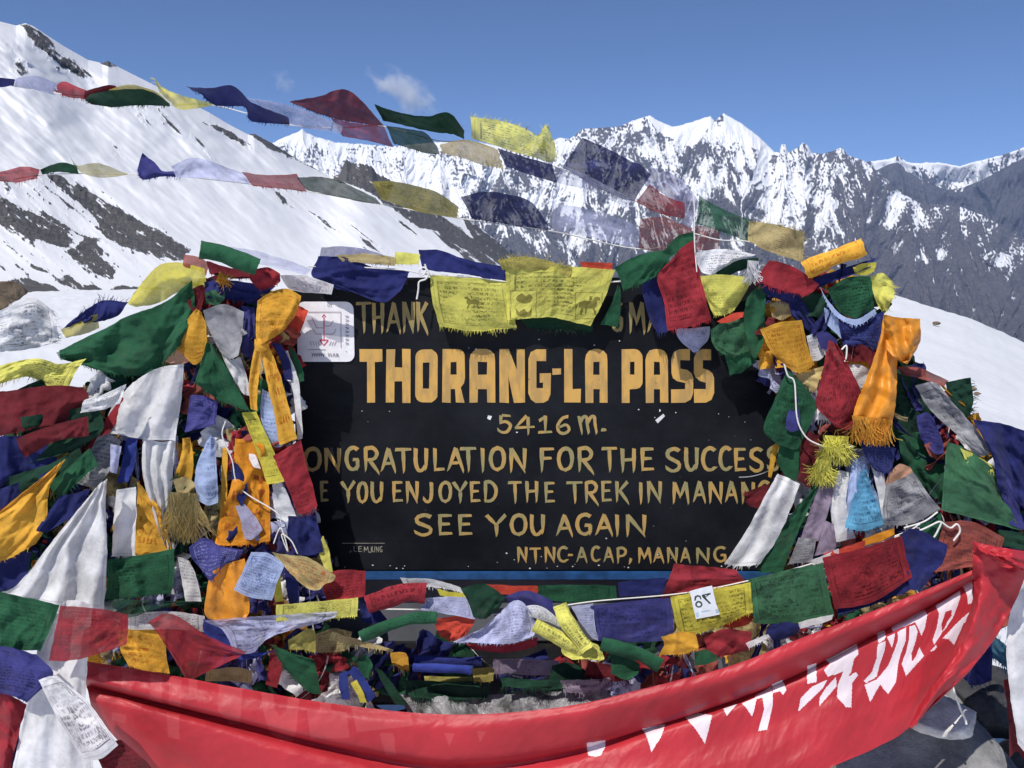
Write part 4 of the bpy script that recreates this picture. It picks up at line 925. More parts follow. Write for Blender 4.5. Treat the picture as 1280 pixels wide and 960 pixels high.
c('white', '1008,420 1020,416 1032,416/1012,438 1022,436 1034,432/1014,452 1024,450 1032,442', 2.19, 'small white printed flag right of the marigold flag', 'R', p=1, a=.7)
c('indigo', '1020,418 1030,414 1046,424/1026,436 1036,438 1048,440', 2.178, 'purple blue scrap above the long red flag', 'R', a=.7)
c('red', '1036,425 1046,430/1028,466 1066,466/1021,508 1050,530 1083,512/1050,532 1060,537 1070,528', 2.150, 'long red flag hanging as a triangle beside the orange scarf', 'R', p=2, a=1.0, folds=1.2, fa=.5)
c('dred', '1056,432 1075,430 1098,440/1060,452 1080,452 1090,458', 2.18, 'dark maroon flag in shade left of the orange scarf', 'R', a=1)
c('white', '1058,456 1075,456 1088,462/1066,480 1074,484 1080,486', 2.185, 'small off-white flag between the long red flag and the orange scarf', 'R', a=.6, p=1)
# orange satin scarf: bow on top, tail below
sc_o = empty('scarf', tuple(P(1112, 450, 2.13)))
tag(sc_o, 'shiny orange satin scarf tied in a bow on the right post', 'scarf', GR['R'])
cloth('orange', '1104,393 1125,397 1150,398/1106,415 1128,420 1151,418/1108,434 1130,450 1148,432/1112,442 1126,452 1134,455', 2.12, '', name='bow', satin=1, a=2.6, folds=1.6, fa=1.3, parent=sc_o, trans=.3)
cloth('orange', '1104,395 1122,440/1098,430 1122,446/1084,470 1121,480/1072,500 1118,515/1066,522 1114,532', 2.135, '', name='tail', satin=1, a=2.2, folds=1.6, fa=1.1, parent=sc_o, trans=.3)
ft = tassel('gold', 1090, 522, 2.13, 34, 50, 96, 460, 'x', 'R', name='fringe'); ft.parent = sc_o; ft.matrix_parent_inverse = Matrix.Translation(-Vector(sc_o.location))
for k_ in ('label', 'category', 'group'): del ft[k_]
c('green', '984,462 1002,478/968,500 1020,508/955,540 975,552 1000,556/985,560 992,562 998,560', 2.175, 'dark green flag with printed frame hanging below the marigold flag', 'R', p=2, a=.8)
c('sand', '994,468 1030,458/1000,482 1020,490', 2.19, 'pale yellow scrap above the narrow blue cloth', 'R', a=.7)
c('indigo', '990,486 996,484/984,515 1000,515/982,535 990,540 1000,536', 2.160, 'narrow bright blue cloth hanging on the white string', 'R', a=.6)
cord('980,455 985,470 993,478 996,520 1003,540 1015,552 1040,560 1066,558', 2.145, 'white string looping down the right post', .0021)
cord('1052,437 1058,432 1058,445 1056,452', 2.14, 'short white string loop on the long red flag', .0022)
c('white', '1022,508 1040,500/1018,524 1040,526', 2.185, 'white frayed scrap left of the yellow fringe', 'R', a=.9, fr='b')
tassel('lemon', 1046, 545, 2.155, 36, 30, 92, 520, 'bright yellow fringe bunch in the middle of the right post', 'R', sp=.5, curl=1.4)
tassel('lemon', 1030, 575, 2.16, 34, 18, 100, 260, 'smaller yellow fringe bunch below the bright yellow one', 'R', sp=.4, curl=1.4)
c('dred', '1002,535 1025,545/1000,570 1022,575/998,600 1012,612', 2.185, 'dark red cloth hanging left of the yellow fringe', 'R', a=.9, folds=1, fa=.5)
c('green', '975,552 1000,556/972,578 998,588/984,600 992,604', 2.18, 'green flag point above the long white scarf', 'R', a=.6)
c('gold', '966,556 974,556/962,580 968,582/960,596 964,598', 2.188, 'thin golden strip at the sign\'s right end', 'R', a=.3)
c('dred', '930,616 950,608 962,604/935,632 948,636 956,630', 2.22, 'dark red flag corner covering the end of the word MANANG', 'R', a=.5, fr='l')
c('white', '972,592 985,598 1000,605/950,632 965,640 985,645/934,662 950,672 970,676/905,704 925,708 950,705', 2.168, 'long crumpled white scarf slanting down beside the sign', 'R', name='scarf', cat='scarf', a=1.6, folds=2, fa=.5, satin=0, fr='b')
c('green', '1018,608 1026,602/985,650 1004,652/955,690 985,695/950,716 978,714', 2.175, 'long dark green frayed flag right of the white scarf', 'R', a=.9, folds=1, fa=.5, fr='lb')
c('mauve', '1030,590 1046,596/1012,640 1036,640/1000,675 1024,676', 2.172, 'dim mauve cloth hanging in the lower right bunch', 'R', a=.9, folds=1, fa=.5)
c('grey', '998,672 1020,674/985,705 1015,702', 2.160, 'grey white printed flag end above the red lower flag', 'R', p=1, a=.5)
c('mauve', '1030,650 1042,655/1024,675 1045,680/1018,695 1042,690', 2.158, 'dark mauve rounded cloth tongue in the lower right bunch', 'R', a=.5, b=1)
c('white', '1048,588 1062,590/1038,630 1058,632/1044,678 1070,672', 2.178, 'soft white cloth left of the light blue flag', 'R', a=1.0, folds=1.5, fa=.5)
c('pale', '1066,575 1080,570/1058,620 1090,600/1058,650 1102,640', 2.172, 'white blue cloth behind the light blue flag', 'R', a=.7)
c('sky', '1076,588 1082,587/1066,622 1094,620/1056,660 1080,664 1106,655', 2.155, 'light blue frayed flag hanging as a triangle', 'R', a=.7, p=1, fr='b')
c('white', '1086,575 1096,572/1096,610 1108,606/1102,650 1110,648', 2.162, 'narrow white strip right of the light blue flag', 'R', a=.5)
c('navy', '1076,556 1100,556 1120,560/1084,574 1105,578 1118,574/1094,588 1106,592 1116,586', 2.150, 'frayed navy printed flag under the orange scarf\'s fringe', 'R', p=1, ink=(.08, .10, .26), a=.8, fr='b')
c('peach', '1112,590 1124,580 1138,584/1106,606 1124,600 1142,592', 2.155, 'peach coloured flag above the black and white print', 'R', a=.6)
c('grey', '1108,606 1126,598 1142,590/1104,632 1132,628 1160,616/1104,656 1140,654 1176,636', 2.145, 'black and white block printed flag in the lower right bunch', 'R', p=2, a=.7)
c('brick', '1122,458 1150,460 1186,476/1128,468 1152,474 1180,483', 2.20, 'dark red flag lying on top of the right hand heap beside the snow', 'R', a=1.0, sheer=.08)
c('dgreen', '1120,466 1150,472 1172,486/1116,505 1150,512 1165,520/1112,545 1140,560 1165,570', 2.215, 'wide dark green flag on the right heap', 'R', a=1.5, p=1)
c('green', '1122,545 1150,540 1178,552/1130,580 1155,585 1180,590/1150,610 1165,620 1178,630', 2.205, 'ribbed green flag in the middle of the right heap', 'R', a=1.1, folds=3, fa=.5)
c('grey', '1144,482 1160,478 1172,479/1158,506 1180,500 1192,504/1178,528 1195,530 1216,532/1198,545 1218,556 1239,562/1222,571 1232,570 1238,566', 2.165, 'pale grey printed flag twisting down the right heap', 'R', p=1, a=1.2, folds=1, fa=.6)
c('dgreen', '1182,478 1200,474 1213,472/1186,496 1200,500 1216,500/1196,516 1204,522 1212,520', 2.205, 'dark green frayed flag tip outlined against the snow', 'R', a=1.0, fr='r', thr=(4, 10))
c('indigo', '1145,520 1158,516 1168,524/1150,545 1162,546 1178,552/1160,560 1170,568 1180,566', 2.172, 'dull violet blue cloth twisted beside the pale grey flag', 'R', a=1.2, p=1)
c('brick', '1155,556 1168,552 1180,558/1162,570 1172,574 1180,574', 2.168, 'dull red scrap left of the large green flag', 'R', a=.8)
c('lgreen', '1184,552 1210,562 1242,586/1180,595 1215,605 1258,625/1177,638 1225,650 1276,663', 2.150, 'large plain green flag on the right heap', 'R', a=1.0, b=1.2)
c('lemon', '1200,560 1222,570 1244,584/1206,574 1226,584 1246,592', 2.142, 'yellow printed flag edge on the large green flag', 'R', p=1, a=.6, fr='b')
c('navy', '1216,524 1255,530 1300,545/1240,570 1265,580 1300,590/1248,610 1275,630 1300,650', 2.135, 'large navy flag at the right edge of the photo', 'R', a=1.4, folds=1.2, fa=.8)
c('indigo', '1242,585 1262,600/1254,625 1275,640/1262,655 1285,665', 2.142, 'violet blue cloth fold left of the large navy flag', 'R', a=.9)
c('brick', '1180,652 1215,652 1256,672/1172,680 1205,688 1245,700/1165,715 1190,712 1222,708', 2.140, 'brick red printed flag under the large green flag', 'R', p=1, a=.6, sheer=.1)
c('dgreen', '1248,662 1280,666 1300,672/1250,682 1280,688 1300,690', 2.150, 'green flag edge above the knotted end of the red banner', 'R', a=.7)
c('green', '1148,656 1165,650 1176,640/1156,676 1170,678 1184,682', 2.150, 'small green flag behind the white strings at lower right', 'R', a=.7)
cord('1130,660 1155,652 1172,640', 2.13, 'white string running to the black and white print', .0022)
cord('1118,672 1150,663 1175,652 1172,664 1165,674 1156,676', 2.125, 'white string looped on the lower right knot', .0024)
cord('1176,652 1188,660 1196,655 1200,664 1192,676', 2.125, 'curled white string end on the brick red flag', .0026)

# ================================================================== line below the sign
cord('420,762 520,762 600,768 660,764 740,752 850,742 935,726 1030,700 1127,667 1150,655', 2.08, 'white cord of the flag line below the signboard', .0018)
c('navy', '1124,668 1145,661 1184,681/1130,700 1150,698 1180,700/1138,737 1152,736 1166,716', 2.05, 'plain dark blue flag at the right end of the lower line', 'M', a=.8)
c('red', '1028,697 1078,685 1127,669/1036,730 1085,718 1134,700/1044,762 1092,752 1140,722', 2.04, 'large red printed flag on the lower line, second from the right', 'M', p=2, a=.6, trans=.45)
c('navy', '1045,756 1090,742 1138,720/1048,768 1092,756 1138,738', 2.055, 'navy flag edge under the large red printed flag', 'M', a=.6)
c('lgreen', '935,724 982,713 1029,704/939,752 986,746 1036,738/943,779 990,779 1043,771', 2.035, 'large green printed flag with pale borders on the lower line', 'M', p=2, a=.6)
c('scarlet', '1030,692 1055,684 1082,675/1030,702 1056,694 1080,688', 2.07, 'scarlet flag edge behind the large red printed flag', 'M', a=.4)
c('white', '1014,700 1030,694 1048,686/1016,706 1032,702 1048,694', 2.066, 'small white flag tip above the large green printed flag', 'M', a=.3)
c('orange', '1078,674 1100,666 1118,660/1080,682 1102,676 1118,668', 2.072, 'small orange flag tip above the large red printed flag', 'M', a=.4)
c('yellow', '838,746 890,736 938,728/843,772 892,764 940,756/849,796 892,786 941,765', 2.03, 'golden yellow flag pinned with a white tag on the lower line', 'M', p=1, a=.6, trans=.45)
c('indigo', '738,757 790,751 840,747/740,780 790,778 842,775/746,801 792,803 842,800', 2.035, 'dark blue printed flag with a pale left border on the lower line', 'M', p=2, a=.6, ink=(.02, .02, .1), sheer=.05)
c('lav', '714,758 728,756 742,754/726,778 736,778 744,780/740,798 746,800 750,800', 2.03, 'narrow lavender flag edge left of the dark blue printed flag', 'M', a=.4, p=1)
roll('lemon', '668,781 690,792 712,806 728,814', 2.0, 10, 'lower yellow rolled flag of the crossed pair', 'M', p=1)
roll('lemon', '700,756 708,775 722,795 735,812', 1.985, 11, 'upper yellow rolled flag of the crossed pair', 'M', p=1)
c('lemon', '706,800 725,798 748,806/702,815 725,818 756,822/715,824 735,824 752,826', 2.0, 'yellow printed flag joining the crossed yellow rolls', 'M', p=1, a=.9)
roll('green', '752,804 780,812 804,820 826,832', 2.0, 10, 'dark green rolled flag below the dark blue printed flag', 'M')
c('green', '762,815 785,822 800,830/764,830 785,838 798,842/764,842 782,850 792,846', 2.02, 'green flag flap hanging under the green roll', 'M', a=.6)
c('gold', '826,796 850,790 870,792/830,806 852,806 872,804/824,818 850,818 872,812', 2.02, 'bright marigold flag scrap hanging under the pinned yellow flag', 'M', a=.7)
c('green', '868,816 882,812 902,822/868,832 884,830 900,824', 2.0, 'small dark green scrap touching the red banner\'s edge', 'M', a=.6)
c('red', '880,798 905,786 940,790/884,812 908,806 940,804/888,824 905,820 938,812', 2.02, 'crumpled red flag just above the red banner, right of centre', 'M', a=1.6)
c('scarlet', '905,772 922,766 940,768/904,784 922,784 936,780', 2.06, 'scarlet flag scrap behind the pinned yellow flag', 'M', a=.7)
c('navy', '960,782 985,778 1002,782/956,798 978,800 996,792', 2.02, 'dark blue flag bulging above the red banner, under the green printed flag', 'M', a=.8, b=1)
c('white', '932,804 950,796 960,792/936,810 952,802 962,796', 2.0, 'small white folded flag corner on the red banner\'s edge', 'M', a=.3)
c('white', '998,778 1020,772 1042,768/1000,786 1022,780 1040,774', 2.02, 'white flag hem peeking below the green printed flag', 'M', a=.3)
c('lav', '600,790 622,768 646,750 664,764/585,794 615,786 645,780 670,784/566,802 600,804 640,804 668,794', 2.03, 'pale lavender flag covered in handwriting, middle of the lower line', 'M', p=1, a=1.2, ink=(.10, .09, .22))
c('red', '580,804 630,806 672,796/590,812 630,816 670,808', 2.05, 'red flag edge beneath the handwritten lavender flag', 'M', a=.6)
c('lav', '527,748 560,746 588,746/528,754 560,758 592,760/526,762 560,768 594,774', 2.03, 'pale pinkish white flag folded over the lower line', 'M', a=.4, p=1)
c('scarlet', '542,774 570,770 596,772/545,786 570,786 590,784/550,796 568,800 582,794', 2.045, 'bright orange red flag under the folded pale flag', 'M', a=.7)
c('dgreen', '576,736 605,730 632,746/586,754 608,756 628,754/592,772 606,774 622,762', 2.03, 'dark green flag bulging in the middle of the lower line', 'M', a=.8, b=1)
c('indigo', '630,746 658,738 690,750/640,756 664,760 694,772', 2.045, 'violet blue flag right of the dark green bulge', 'M', a=.8, b=.8)
c('white', '656,758 676,758 700,775/662,770 680,776 700,784', 2.02, 'white printed flag tip left of the crossed yellow rolls', 'M', a=.5, p=1)
roll('red', '458,756 485,747 510,740 532,742', 2.02, 14, 'rolled red flag on the lower line, left of centre', 'M', p=1, flat=.6)
c('navy', '448,752 462,745 480,770/452,776 468,780 490,782', 2.05, 'navy flag under the rolled red flag', 'M', a=.8)
roll('green', '450,796 480,784 515,773 546,772', 2.0, 8.5, 'dark green rolled flag below the rolled red flag', 'M', p=1)
c('white', '500,722 540,724 575,734/505,730 545,734 580,742', 2.09, 'white printed flag edge behind the rolled red flag', 'M', a=.4, p=1)
c('yellow', '546,736 565,740 590,742/550,744 568,748 590,748', 2.08, 'thin yellow flag edge above the folded pale flag', 'M', a=.4)
c('scarlet', '608,730 640,732 674,732/612,742 645,744 672,742', 2.10, 'thin orange red flag edge below the blue frame', 'M', a=.4)
c('green', '672,732 720,731 770,732/674,750 722,752 770,750', 2.10, 'long green flag edge below the blue frame, centre right', 'M', a=.5, p=1)
c('navy', '772,728 805,724 832,722/774,746 806,744 834,742', 2.11, 'navy flag edge below the blue frame', 'M', a=.5)
c('red', '843,704 880,708 920,712/836,724 872,728 930,724/826,748 868,738 932,732', 2.09, 'red flag across the lower right corner of the sign', 'M', a=.7, sheer=.06)
c('red', '400,722 428,712 457,714/404,738 430,740 457,732/408,750 430,750 456,745', 2.04, 'dark red printed flag at the sign\'s lower left corner', 'M', p=1, a=.6)
c('sand', '340,690 362,694 388,698 420,720/350,702 370,712 392,724 416,726/362,716 382,734 398,738 408,728', 2.02, 'golden flag with a red emblem at the sign\'s lower left corner', 'M', p=2, a=.7, ink=(.45, .08, .02), trans=.45)
c('lemon', '345,756 395,752 448,747/345,765 395,764 448,759/345,776 395,774 447,771', 2.0, 'bright yellow folded strip with a printed line border', 'M', p=2, a=.3, trans=.45)
c('lav', '255,776 300,772 360,768 421,764/280,790 315,786 355,780 420,770/292,816 315,816 340,796 400,778', 2.0, 'long pale blue sheer flag stretched toward the sign\'s lower left corner', 'M', p=1, a=1.0, sheer=.22)
c('blue', '254,774 275,776 296,800/258,795 285,808 300,820/300,824 320,822 342,812', 2.03, 'bright blue flag behind the long pale blue sheer one', 'M', a=.8)
c('red', '184,778 205,767 225,772 262,796 308,815/196,790 215,795 245,808 304,818/222,832 236,849 262,838 300,820', 1.97, 'dark red see-through flag hanging as a big triangle at lower left', 'M', a=.8, sheer=.12)
c('white', '160,768 210,764 256,770/160,788 210,786 256,790', 2.03, 'white sheer flag strip behind the dark red triangle flag', 'M', a=.5, sheer=.2, p=1)
c('green', '342,806 360,815 392,824/350,826 372,832 394,830/370,852 388,866 402,868', 2.0, 'green flag falling to a point above the red banner', 'M', a=.7, fr='l')
c('red', '338,812 352,816/336,835 352,836/332,856 346,860', 2.03, 'narrow red cloth hanging above the banner at left', 'M', a=.4)
c('olive', '360,800 385,786 394,790/362,812 382,812 394,816', 2.03, 'olive yellow scrap above the falling green flag', 'M', a=.6, p=1)
c('sand', '415,790 450,800 492,812/412,800 450,808 490,816', 2.06, 'pale tan frayed strip left of the grey gap', 'M', a=.5, p=1, fr='b')
c('blue', '438,838 446,834 470,870/430,842 440,846 460,878', 2.05, 'bright blue strip of cloth on the lower left, crossing another', 'M', a=.6)
c('blue', '424,842 434,838/424,858 436,860/428,874 438,874', 2.07, 'short bright blue strip of cloth behind its neighbour', 'M', a=.5)
c('yellow', '438,854 446,850/446,868 454,866/450,878 458,878', 2.04, 'narrow yellow script strip standing on the red banner', 'M', a=.3, p=1)
c('green', '446,825 458,818 466,830/450,845 460,848 466,842', 2.08, 'shaded green flag above the crossing blue strips', 'M', a=.6)
c('dgreen', '468,834 478,838/480,858 492,856/494,880 508,882', 2.07, 'long narrow green cloth leaning on the red banner', 'M', a=.5, p=1)
c('gold', '488,816 505,816 510,822/490,830 502,836 512,838', 2.10, 'small golden frayed flag below the grey gap', 'M', a=.5, p=1, fr='b')
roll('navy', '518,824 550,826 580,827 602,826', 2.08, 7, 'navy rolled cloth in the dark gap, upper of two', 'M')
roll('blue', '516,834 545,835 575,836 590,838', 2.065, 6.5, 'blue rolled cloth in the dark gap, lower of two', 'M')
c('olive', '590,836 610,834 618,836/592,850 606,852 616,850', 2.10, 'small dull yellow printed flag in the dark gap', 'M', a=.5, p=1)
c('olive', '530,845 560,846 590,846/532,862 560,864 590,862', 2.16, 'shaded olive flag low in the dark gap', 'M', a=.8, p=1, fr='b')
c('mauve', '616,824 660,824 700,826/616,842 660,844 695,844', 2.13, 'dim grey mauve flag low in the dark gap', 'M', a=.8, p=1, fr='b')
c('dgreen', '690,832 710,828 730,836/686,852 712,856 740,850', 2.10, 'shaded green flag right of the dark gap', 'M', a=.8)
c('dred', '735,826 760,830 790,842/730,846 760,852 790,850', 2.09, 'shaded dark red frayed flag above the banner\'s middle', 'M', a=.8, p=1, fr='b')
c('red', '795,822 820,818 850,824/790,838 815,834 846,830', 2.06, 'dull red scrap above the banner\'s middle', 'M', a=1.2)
c('green', '-30,735 20,744 74,756/-30,770 20,782 62,788/-30,806 15,812 50,814', 1.80, 'green flag at the left edge above the white scarf', 'M', a=.8, p=1)
c('red', '75,757 115,760 160,768/68,792 110,792 160,790/61,826 100,824 158,806', 1.78, 'light red printed flag crossing the white scarf at lower left', 'M', p=2, a=.6, sheer=.1)
c('indigo', '-30,800 15,810 45,818/-30,835 15,840 66,844/-30,862 10,868 34,878', 1.79, 'violet blue flag at the left edge under the green one', 'M', a=.9, p=1)
c('white', '48,850 60,846 72,845/72,898 92,892 112,880/105,952 128,948 148,932', 1.75, 'white printed flag slanting over the white scarf at lower left', 'M', p=2, a=.5)
c('dred', '118,940 135,928 152,925/130,968 160,962 190,960/130,990 165,985 200,985', 1.76, 'dark red flag under the slanting white printed flag', 'M', a=.8, p=1)
c('red', '-30,860 5,866 34,880/-30,910 5,915 20,930/-30,990 -5,990 8,990', 1.84, 'dark red cloth in folds at the bottom left corner', 'M', a=1.2, folds=2, fa=.9)
c('navy', '5,940 25,900/10,990 22,960', 1.87, 'navy sliver between the corner red cloth and the white scarf', 'M', a=.5)
c('white', '66,760 88,750 116,756/46,815 80,818 110,822/34,880 72,885 108,890/14,968 65,972 118,968/8,1010 60,1012 118,1010', 1.83, 'broad white scarf hanging down to the bottom left', 'L', name='scarf', cat='scarf', a=1.2, folds=1.6, fa=.7, satin=1)
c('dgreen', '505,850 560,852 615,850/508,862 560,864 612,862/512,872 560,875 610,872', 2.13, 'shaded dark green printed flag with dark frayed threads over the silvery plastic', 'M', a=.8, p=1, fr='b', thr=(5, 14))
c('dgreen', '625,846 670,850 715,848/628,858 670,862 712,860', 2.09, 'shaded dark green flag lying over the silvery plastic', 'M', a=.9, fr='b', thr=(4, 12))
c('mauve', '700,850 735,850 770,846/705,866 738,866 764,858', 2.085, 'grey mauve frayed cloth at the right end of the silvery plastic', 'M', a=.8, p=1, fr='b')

# ================================================================== left post
c('yellow', '166,368 195,334 225,328 256,336/160,380 195,352 228,346 258,352/170,384 200,378 230,362 256,360', 2.191, 'olive yellow flag ballooning at the top of the left post', 'L', a=.9, b=2.5, sheer=.08, trans=.5)
c('green', '240,350 205,378 160,395 128,412 74,438/244,385 215,412 180,430 130,440 76,448/236,420 210,446 185,468 140,466 90,452', 2.179, 'large dark green flag streaming left from the left post', 'L', a=1.6, folds=1, fa=.8, fr='b')
c('green', '130,425 100,432 70,440/140,440 105,446 76,450', 2.197, 'thin see-through green flag tip lying over the snow', 'L', sheer=.4, a=.6)
c('dgreen', '120,470 160,450 205,446/105,495 150,490 190,475', 2.21, 'dark green flag in shade below the large streaming one', 'L', a=1.2)
roll('green', '250,312 275,316 300,325 322,334', 2.12, 13, 'green rolled flag lying across the top of the left post', 'L', flat=.9)
c('brick', '230,318 250,322 262,330/228,334 246,338 258,344', 2.197, 'dull red scrap behind the green roll on the left post', 'L', a=.9, sheer=.1)
c('dred', '258,326 285,334 320,338/262,342 290,348 322,348', 2.191, 'dark red flag under the green roll', 'L', a=.8)
c('lav', '286,308 330,316 390,336/300,326 335,332 382,344', 2.197, 'pale see-through lavender strip stretched toward the sign', 'L', sheer=.4, a=.8)
c('red', '318,336 335,334 350,342/312,348 330,354 350,352/322,362 336,360 346,356', 2.167, 'red twisted knot at the top of the left post', 'L', a=1.6)
c('white', '350,344 380,344 417,356/356,354 385,358 416,362/362,362 390,366 414,368', 2.222, 'small white folded prayer flag left of the sign\'s top', 'L', p=2, a=.4, ink=(.25, .12, .2))
tassel('gold', 272, 346, 2.167, 22, 14, 20, 60, 'loose gold threads at the top of the left post', 'L', curl=2)
c('navy', '255,352 285,350 345,358/258,372 290,375 320,380', 2.197, 'navy flag bunched at the top of the left post', 'L', a=1.6)
c('lgreen', '256,366 268,362 282,362/258,380 270,382 280,376', 2.173, 'pale green scrap in the left bunch', 'L', a=1, sheer=.1)
c('dred', '238,362 252,356 256,362/234,380 244,392 252,386', 2.179, 'dark red scrap above the orange leaf shaped flag', 'L', a=.8)
# orange knotted scarf
kn = empty('scarf', tuple(P(335, 440, 2.17)))
tag(kn, 'marigold printed scarf with a knot at its middle, on the left post', 'scarf', GR['L'])
cloth('gold', '322,376 340,364 360,361 376,370/320,396 340,394 360,392 372,386/320,412 338,416 354,412 362,404/320,428 326,432 332,430 336,425', 2.157, '', name='bell', p=1, a=.9, b=2.0, parent=kn, trans=.4)
cloth('gold', '318,424 326,422 336,426/318,430 327,432 337,432/319,437 327,440 336,437', 2.147, '', name='knot', a=.4, b=.9, parent=kn)
cloth('gold', '318,436 327,438/312,465 324,468/311,490 322,495/314,512 322,514', 2.16, '', name='tail', p=3, a=.5, folds=1, fa=.4, parent=kn)
cloth('gold', '326,437 336,434/332,470 350,468/342,515 360,505/350,556 372,548', 2.157, '', name='tail', p=3, a=.6, folds=1.2, fa=.5, parent=kn)
c('scarlet', '352,388 372,382 385,388/350,410 370,412 376,412/346,424 358,424 372,422', 2.256, 'bright red flag corner against the white sticker', 'L', a=.5)
c('gold', '246,386 252,390/232,402 258,412/220,430 238,432 258,436/232,446 243,456 254,448', 2.16, 'orange leaf shaped printed flag on the left post', 'L', p=1, a=.7, b=.8, trans=.45)
c('peach', '218,434 232,436 244,448/206,452 220,455 232,454', 2.173, 'beige scrap under the orange leaf shaped flag', 'L', a=.6)
c('grey', '254,388 280,380 305,390/258,405 285,408 304,412/270,430 288,434 302,424/276,440 288,448 298,444', 2.167, 'crumpled pale grey cloth in the middle of the left bunch', 'L', a=1.4)
c('white', '276,440 288,450 300,446/288,468 300,474 308,468/302,490 308,494 314,494', 2.176, 'white cloth tail under the crumpled grey cloth', 'L', a=.8)
c('indigo', '302,382 318,384/304,410 318,412/300,440 316,450', 2.191, 'violet blue cloth between the grey cloth and the knotted scarf', 'L', a=.9, folds=1, fa=.4)
c('green', '258,428 266,430/248,465 288,468/243,478 275,500 313,514', 2.157, 'green flag hanging as a triangle in the left bunch', 'L', a=.8, folds=1, fa=.5, fr='b')
c('navy', '338,428 350,430/350,450 362,452/356,475 366,476', 2.173, 'blue ribbon right of the knotted marigold scarf', 'L', a=.4)
c('white', '352,440 360,438/362,470 372,470/368,505 376,508/372,550 378,548', 2.182, 'narrow white ribbon along the sign\'s left edge', 'L', a=.4)
c('green', '360,432 370,440/366,458 378,462/372,478 380,476', 2.191, 'small green flag between ribbon and signboard', 'L', a=.5)
c('white', '166,478 195,461 230,455/142,506 186,488 228,486/131,532 176,520 224,520/136,541 178,549 219,551', 2.16, 'bulging white scarf tied high on the left post', 'L', name='scarf', cat='scarf', a=1.2, folds=1.6, fa=1.0, b=1.5, satin=1)
c('white', '178,545 200,552 220,550/178,590 196,590 216,592/190,640 204,640 214,645/205,680 214,692 222,680', 2.167, 'long silky off-white scarf tails below the bulging scarf', 'L', name='scarf', cat='scarf', a=1.2, folds=3, fa=.8, satin=1)
c('indigo', '238,494 255,494 272,502/234,520 252,520 270,524/231,540 250,536 270,530', 2.17, 'dark blue printed flag hanging below the green triangle', 'L', p=1, a=.8, ink=(.16, .16, .4))
c('pale', '262,544 268,548/246,580 270,578/244,606 272,606/248,626 260,632 272,628', 2.157, 'pale blue printed flag in the middle of the left bunch', 'L', p=1, a=.8, b=.6)
c('gold', '228,548 238,546/226,570 242,574/214,606 238,606', 2.179, 'gold cloth left of the pale blue printed flag', 'L', a=.8, folds=1, fa=.4)
tassel('sand', 230, 616, 2.16, 60, 34, 92, 520, 'pale gold fringe bunch under the left post\'s scarves', 'L', curl=.5, sp=.2)
c('tan', '216,600 232,596 244,604/222,618 234,620 244,614', 2.167, 'rolled tan cloth end above the pale gold fringe', 'L', a=.8)
c('gold', '278,560 284,558/276,620 284,622/270,680 280,682', 2.173, 'thin golden strip running down the left bunch', 'L', a=.4)
c('orange', '294,548 312,550 330,556/290,600 312,600 335,600/276,650 308,650 338,645/268,682 302,682 338,676', 2.176, 'long bright orange flag with stamped marks', 'L', p=3, a=.8, folds=1, fa=.4, trans=.4)
c('white', '311,567 318,568 323,577/311,574 317,584 325,586', 2.157, 'small white round patch on the orange stamped flag', 'L', a=.2)
c('yellow', '302,516 320,514/314,545 334,545/324,575 346,572/334,606 356,602', 2.163, 'pale yellow band slanting over the orange stamped flag', 'L', a=.6, sheer=.08, p=1)
c('navy', '290,578 298,580/290,605 310,606/296,622 302,632 308,622', 2.16, 'dark blue pointed cloth hanging on the orange stamped flag', 'L', a=.5)
c('lav', '294,632 306,630/300,650 320,648/306,674 316,674 328,662', 2.157, 'small pink and white printed flag below the dark blue pointed cloth', 'L', p=2, a=.3, ink=(.35, .08, .14))
cord('282,526 278,545 290,575 300,610 345,640 352,655', 2.154, 'white string falling across the left bunch', .0018)
c('pale', '328,486 338,492/326,522 350,525/336,556 348,560 360,552', 2.167, 'pale blue printed flag beside the knotted scarf\'s tails', 'L', p=1, a=.7)
c('red', '341,570 358,560 376,550/356,602 372,596 386,590/372,642 384,640 397,632', 2.16, 'plain red flag over the sign\'s left edge', 'L', p=1, a=.7, fr='b')
c('white', '340,606 352,600/344,640 366,634/350,660 372,652', 2.179, 'white crumpled cloth behind the plain red flag', 'L', a=1.2)
c('navy', '360,645 378,645 394,640/360,668 380,668 400,664/366,690 385,694 404,690', 2.167, 'dark blue flag at the sign\'s lower left', 'L', a=.9, folds=1.5, fa=.5)
c('lav', '314,664 340,652 362,652/320,676 342,668 364,668', 2.167, 'pale blue wrung cloth above the white printed flag', 'L', a=.8, folds=2, fa=.3)
c('lemon', '392,676 404,670/400,694 412,690/406,712 416,716', 2.16, 'yellow green cloth tip at the sign\'s lower left', 'L', a=.5)
cord('346,668 342,680 350,660 356,672 360,690 352,668 364,676 372,692', 2.03, 'tangled white string knot above the golden emblem flag', .0016)
c('pale', '314,690 336,692 356,706/304,712 326,722 348,724/292,738 315,748 340,750', 2, 'blue and white printed flag near the sign\'s lower left corner', 'L', p=2, a=.5, ink=(.03, .05, .26))
c('indigo', '236,684 256,672 275,682 304,688/240,698 262,692 280,696 298,698/252,712 264,726 278,708 288,702', 2.03, 'dark blue printed flag crumpled like a bow', 'L', p=1, a=1.3, ink=(.28, .30, .55))
c('orange', '262,716 285,704 306,698/258,740 285,732 308,728/256,768 285,760 312,762/270,778 285,776 308,774', 2.02, 'shiny golden satin cloth below the bow shaped flag', 'L', a=1.8, satin=1, folds=2, fa=.6, fr='b', name='scarf', cat='scarf')
c('yellow', '342,712 350,708/342,735 352,735/344,752 354,752', 2.04, 'yellow ribbon between the blue and white print and a dark blue cloth', 'L', a=.4)
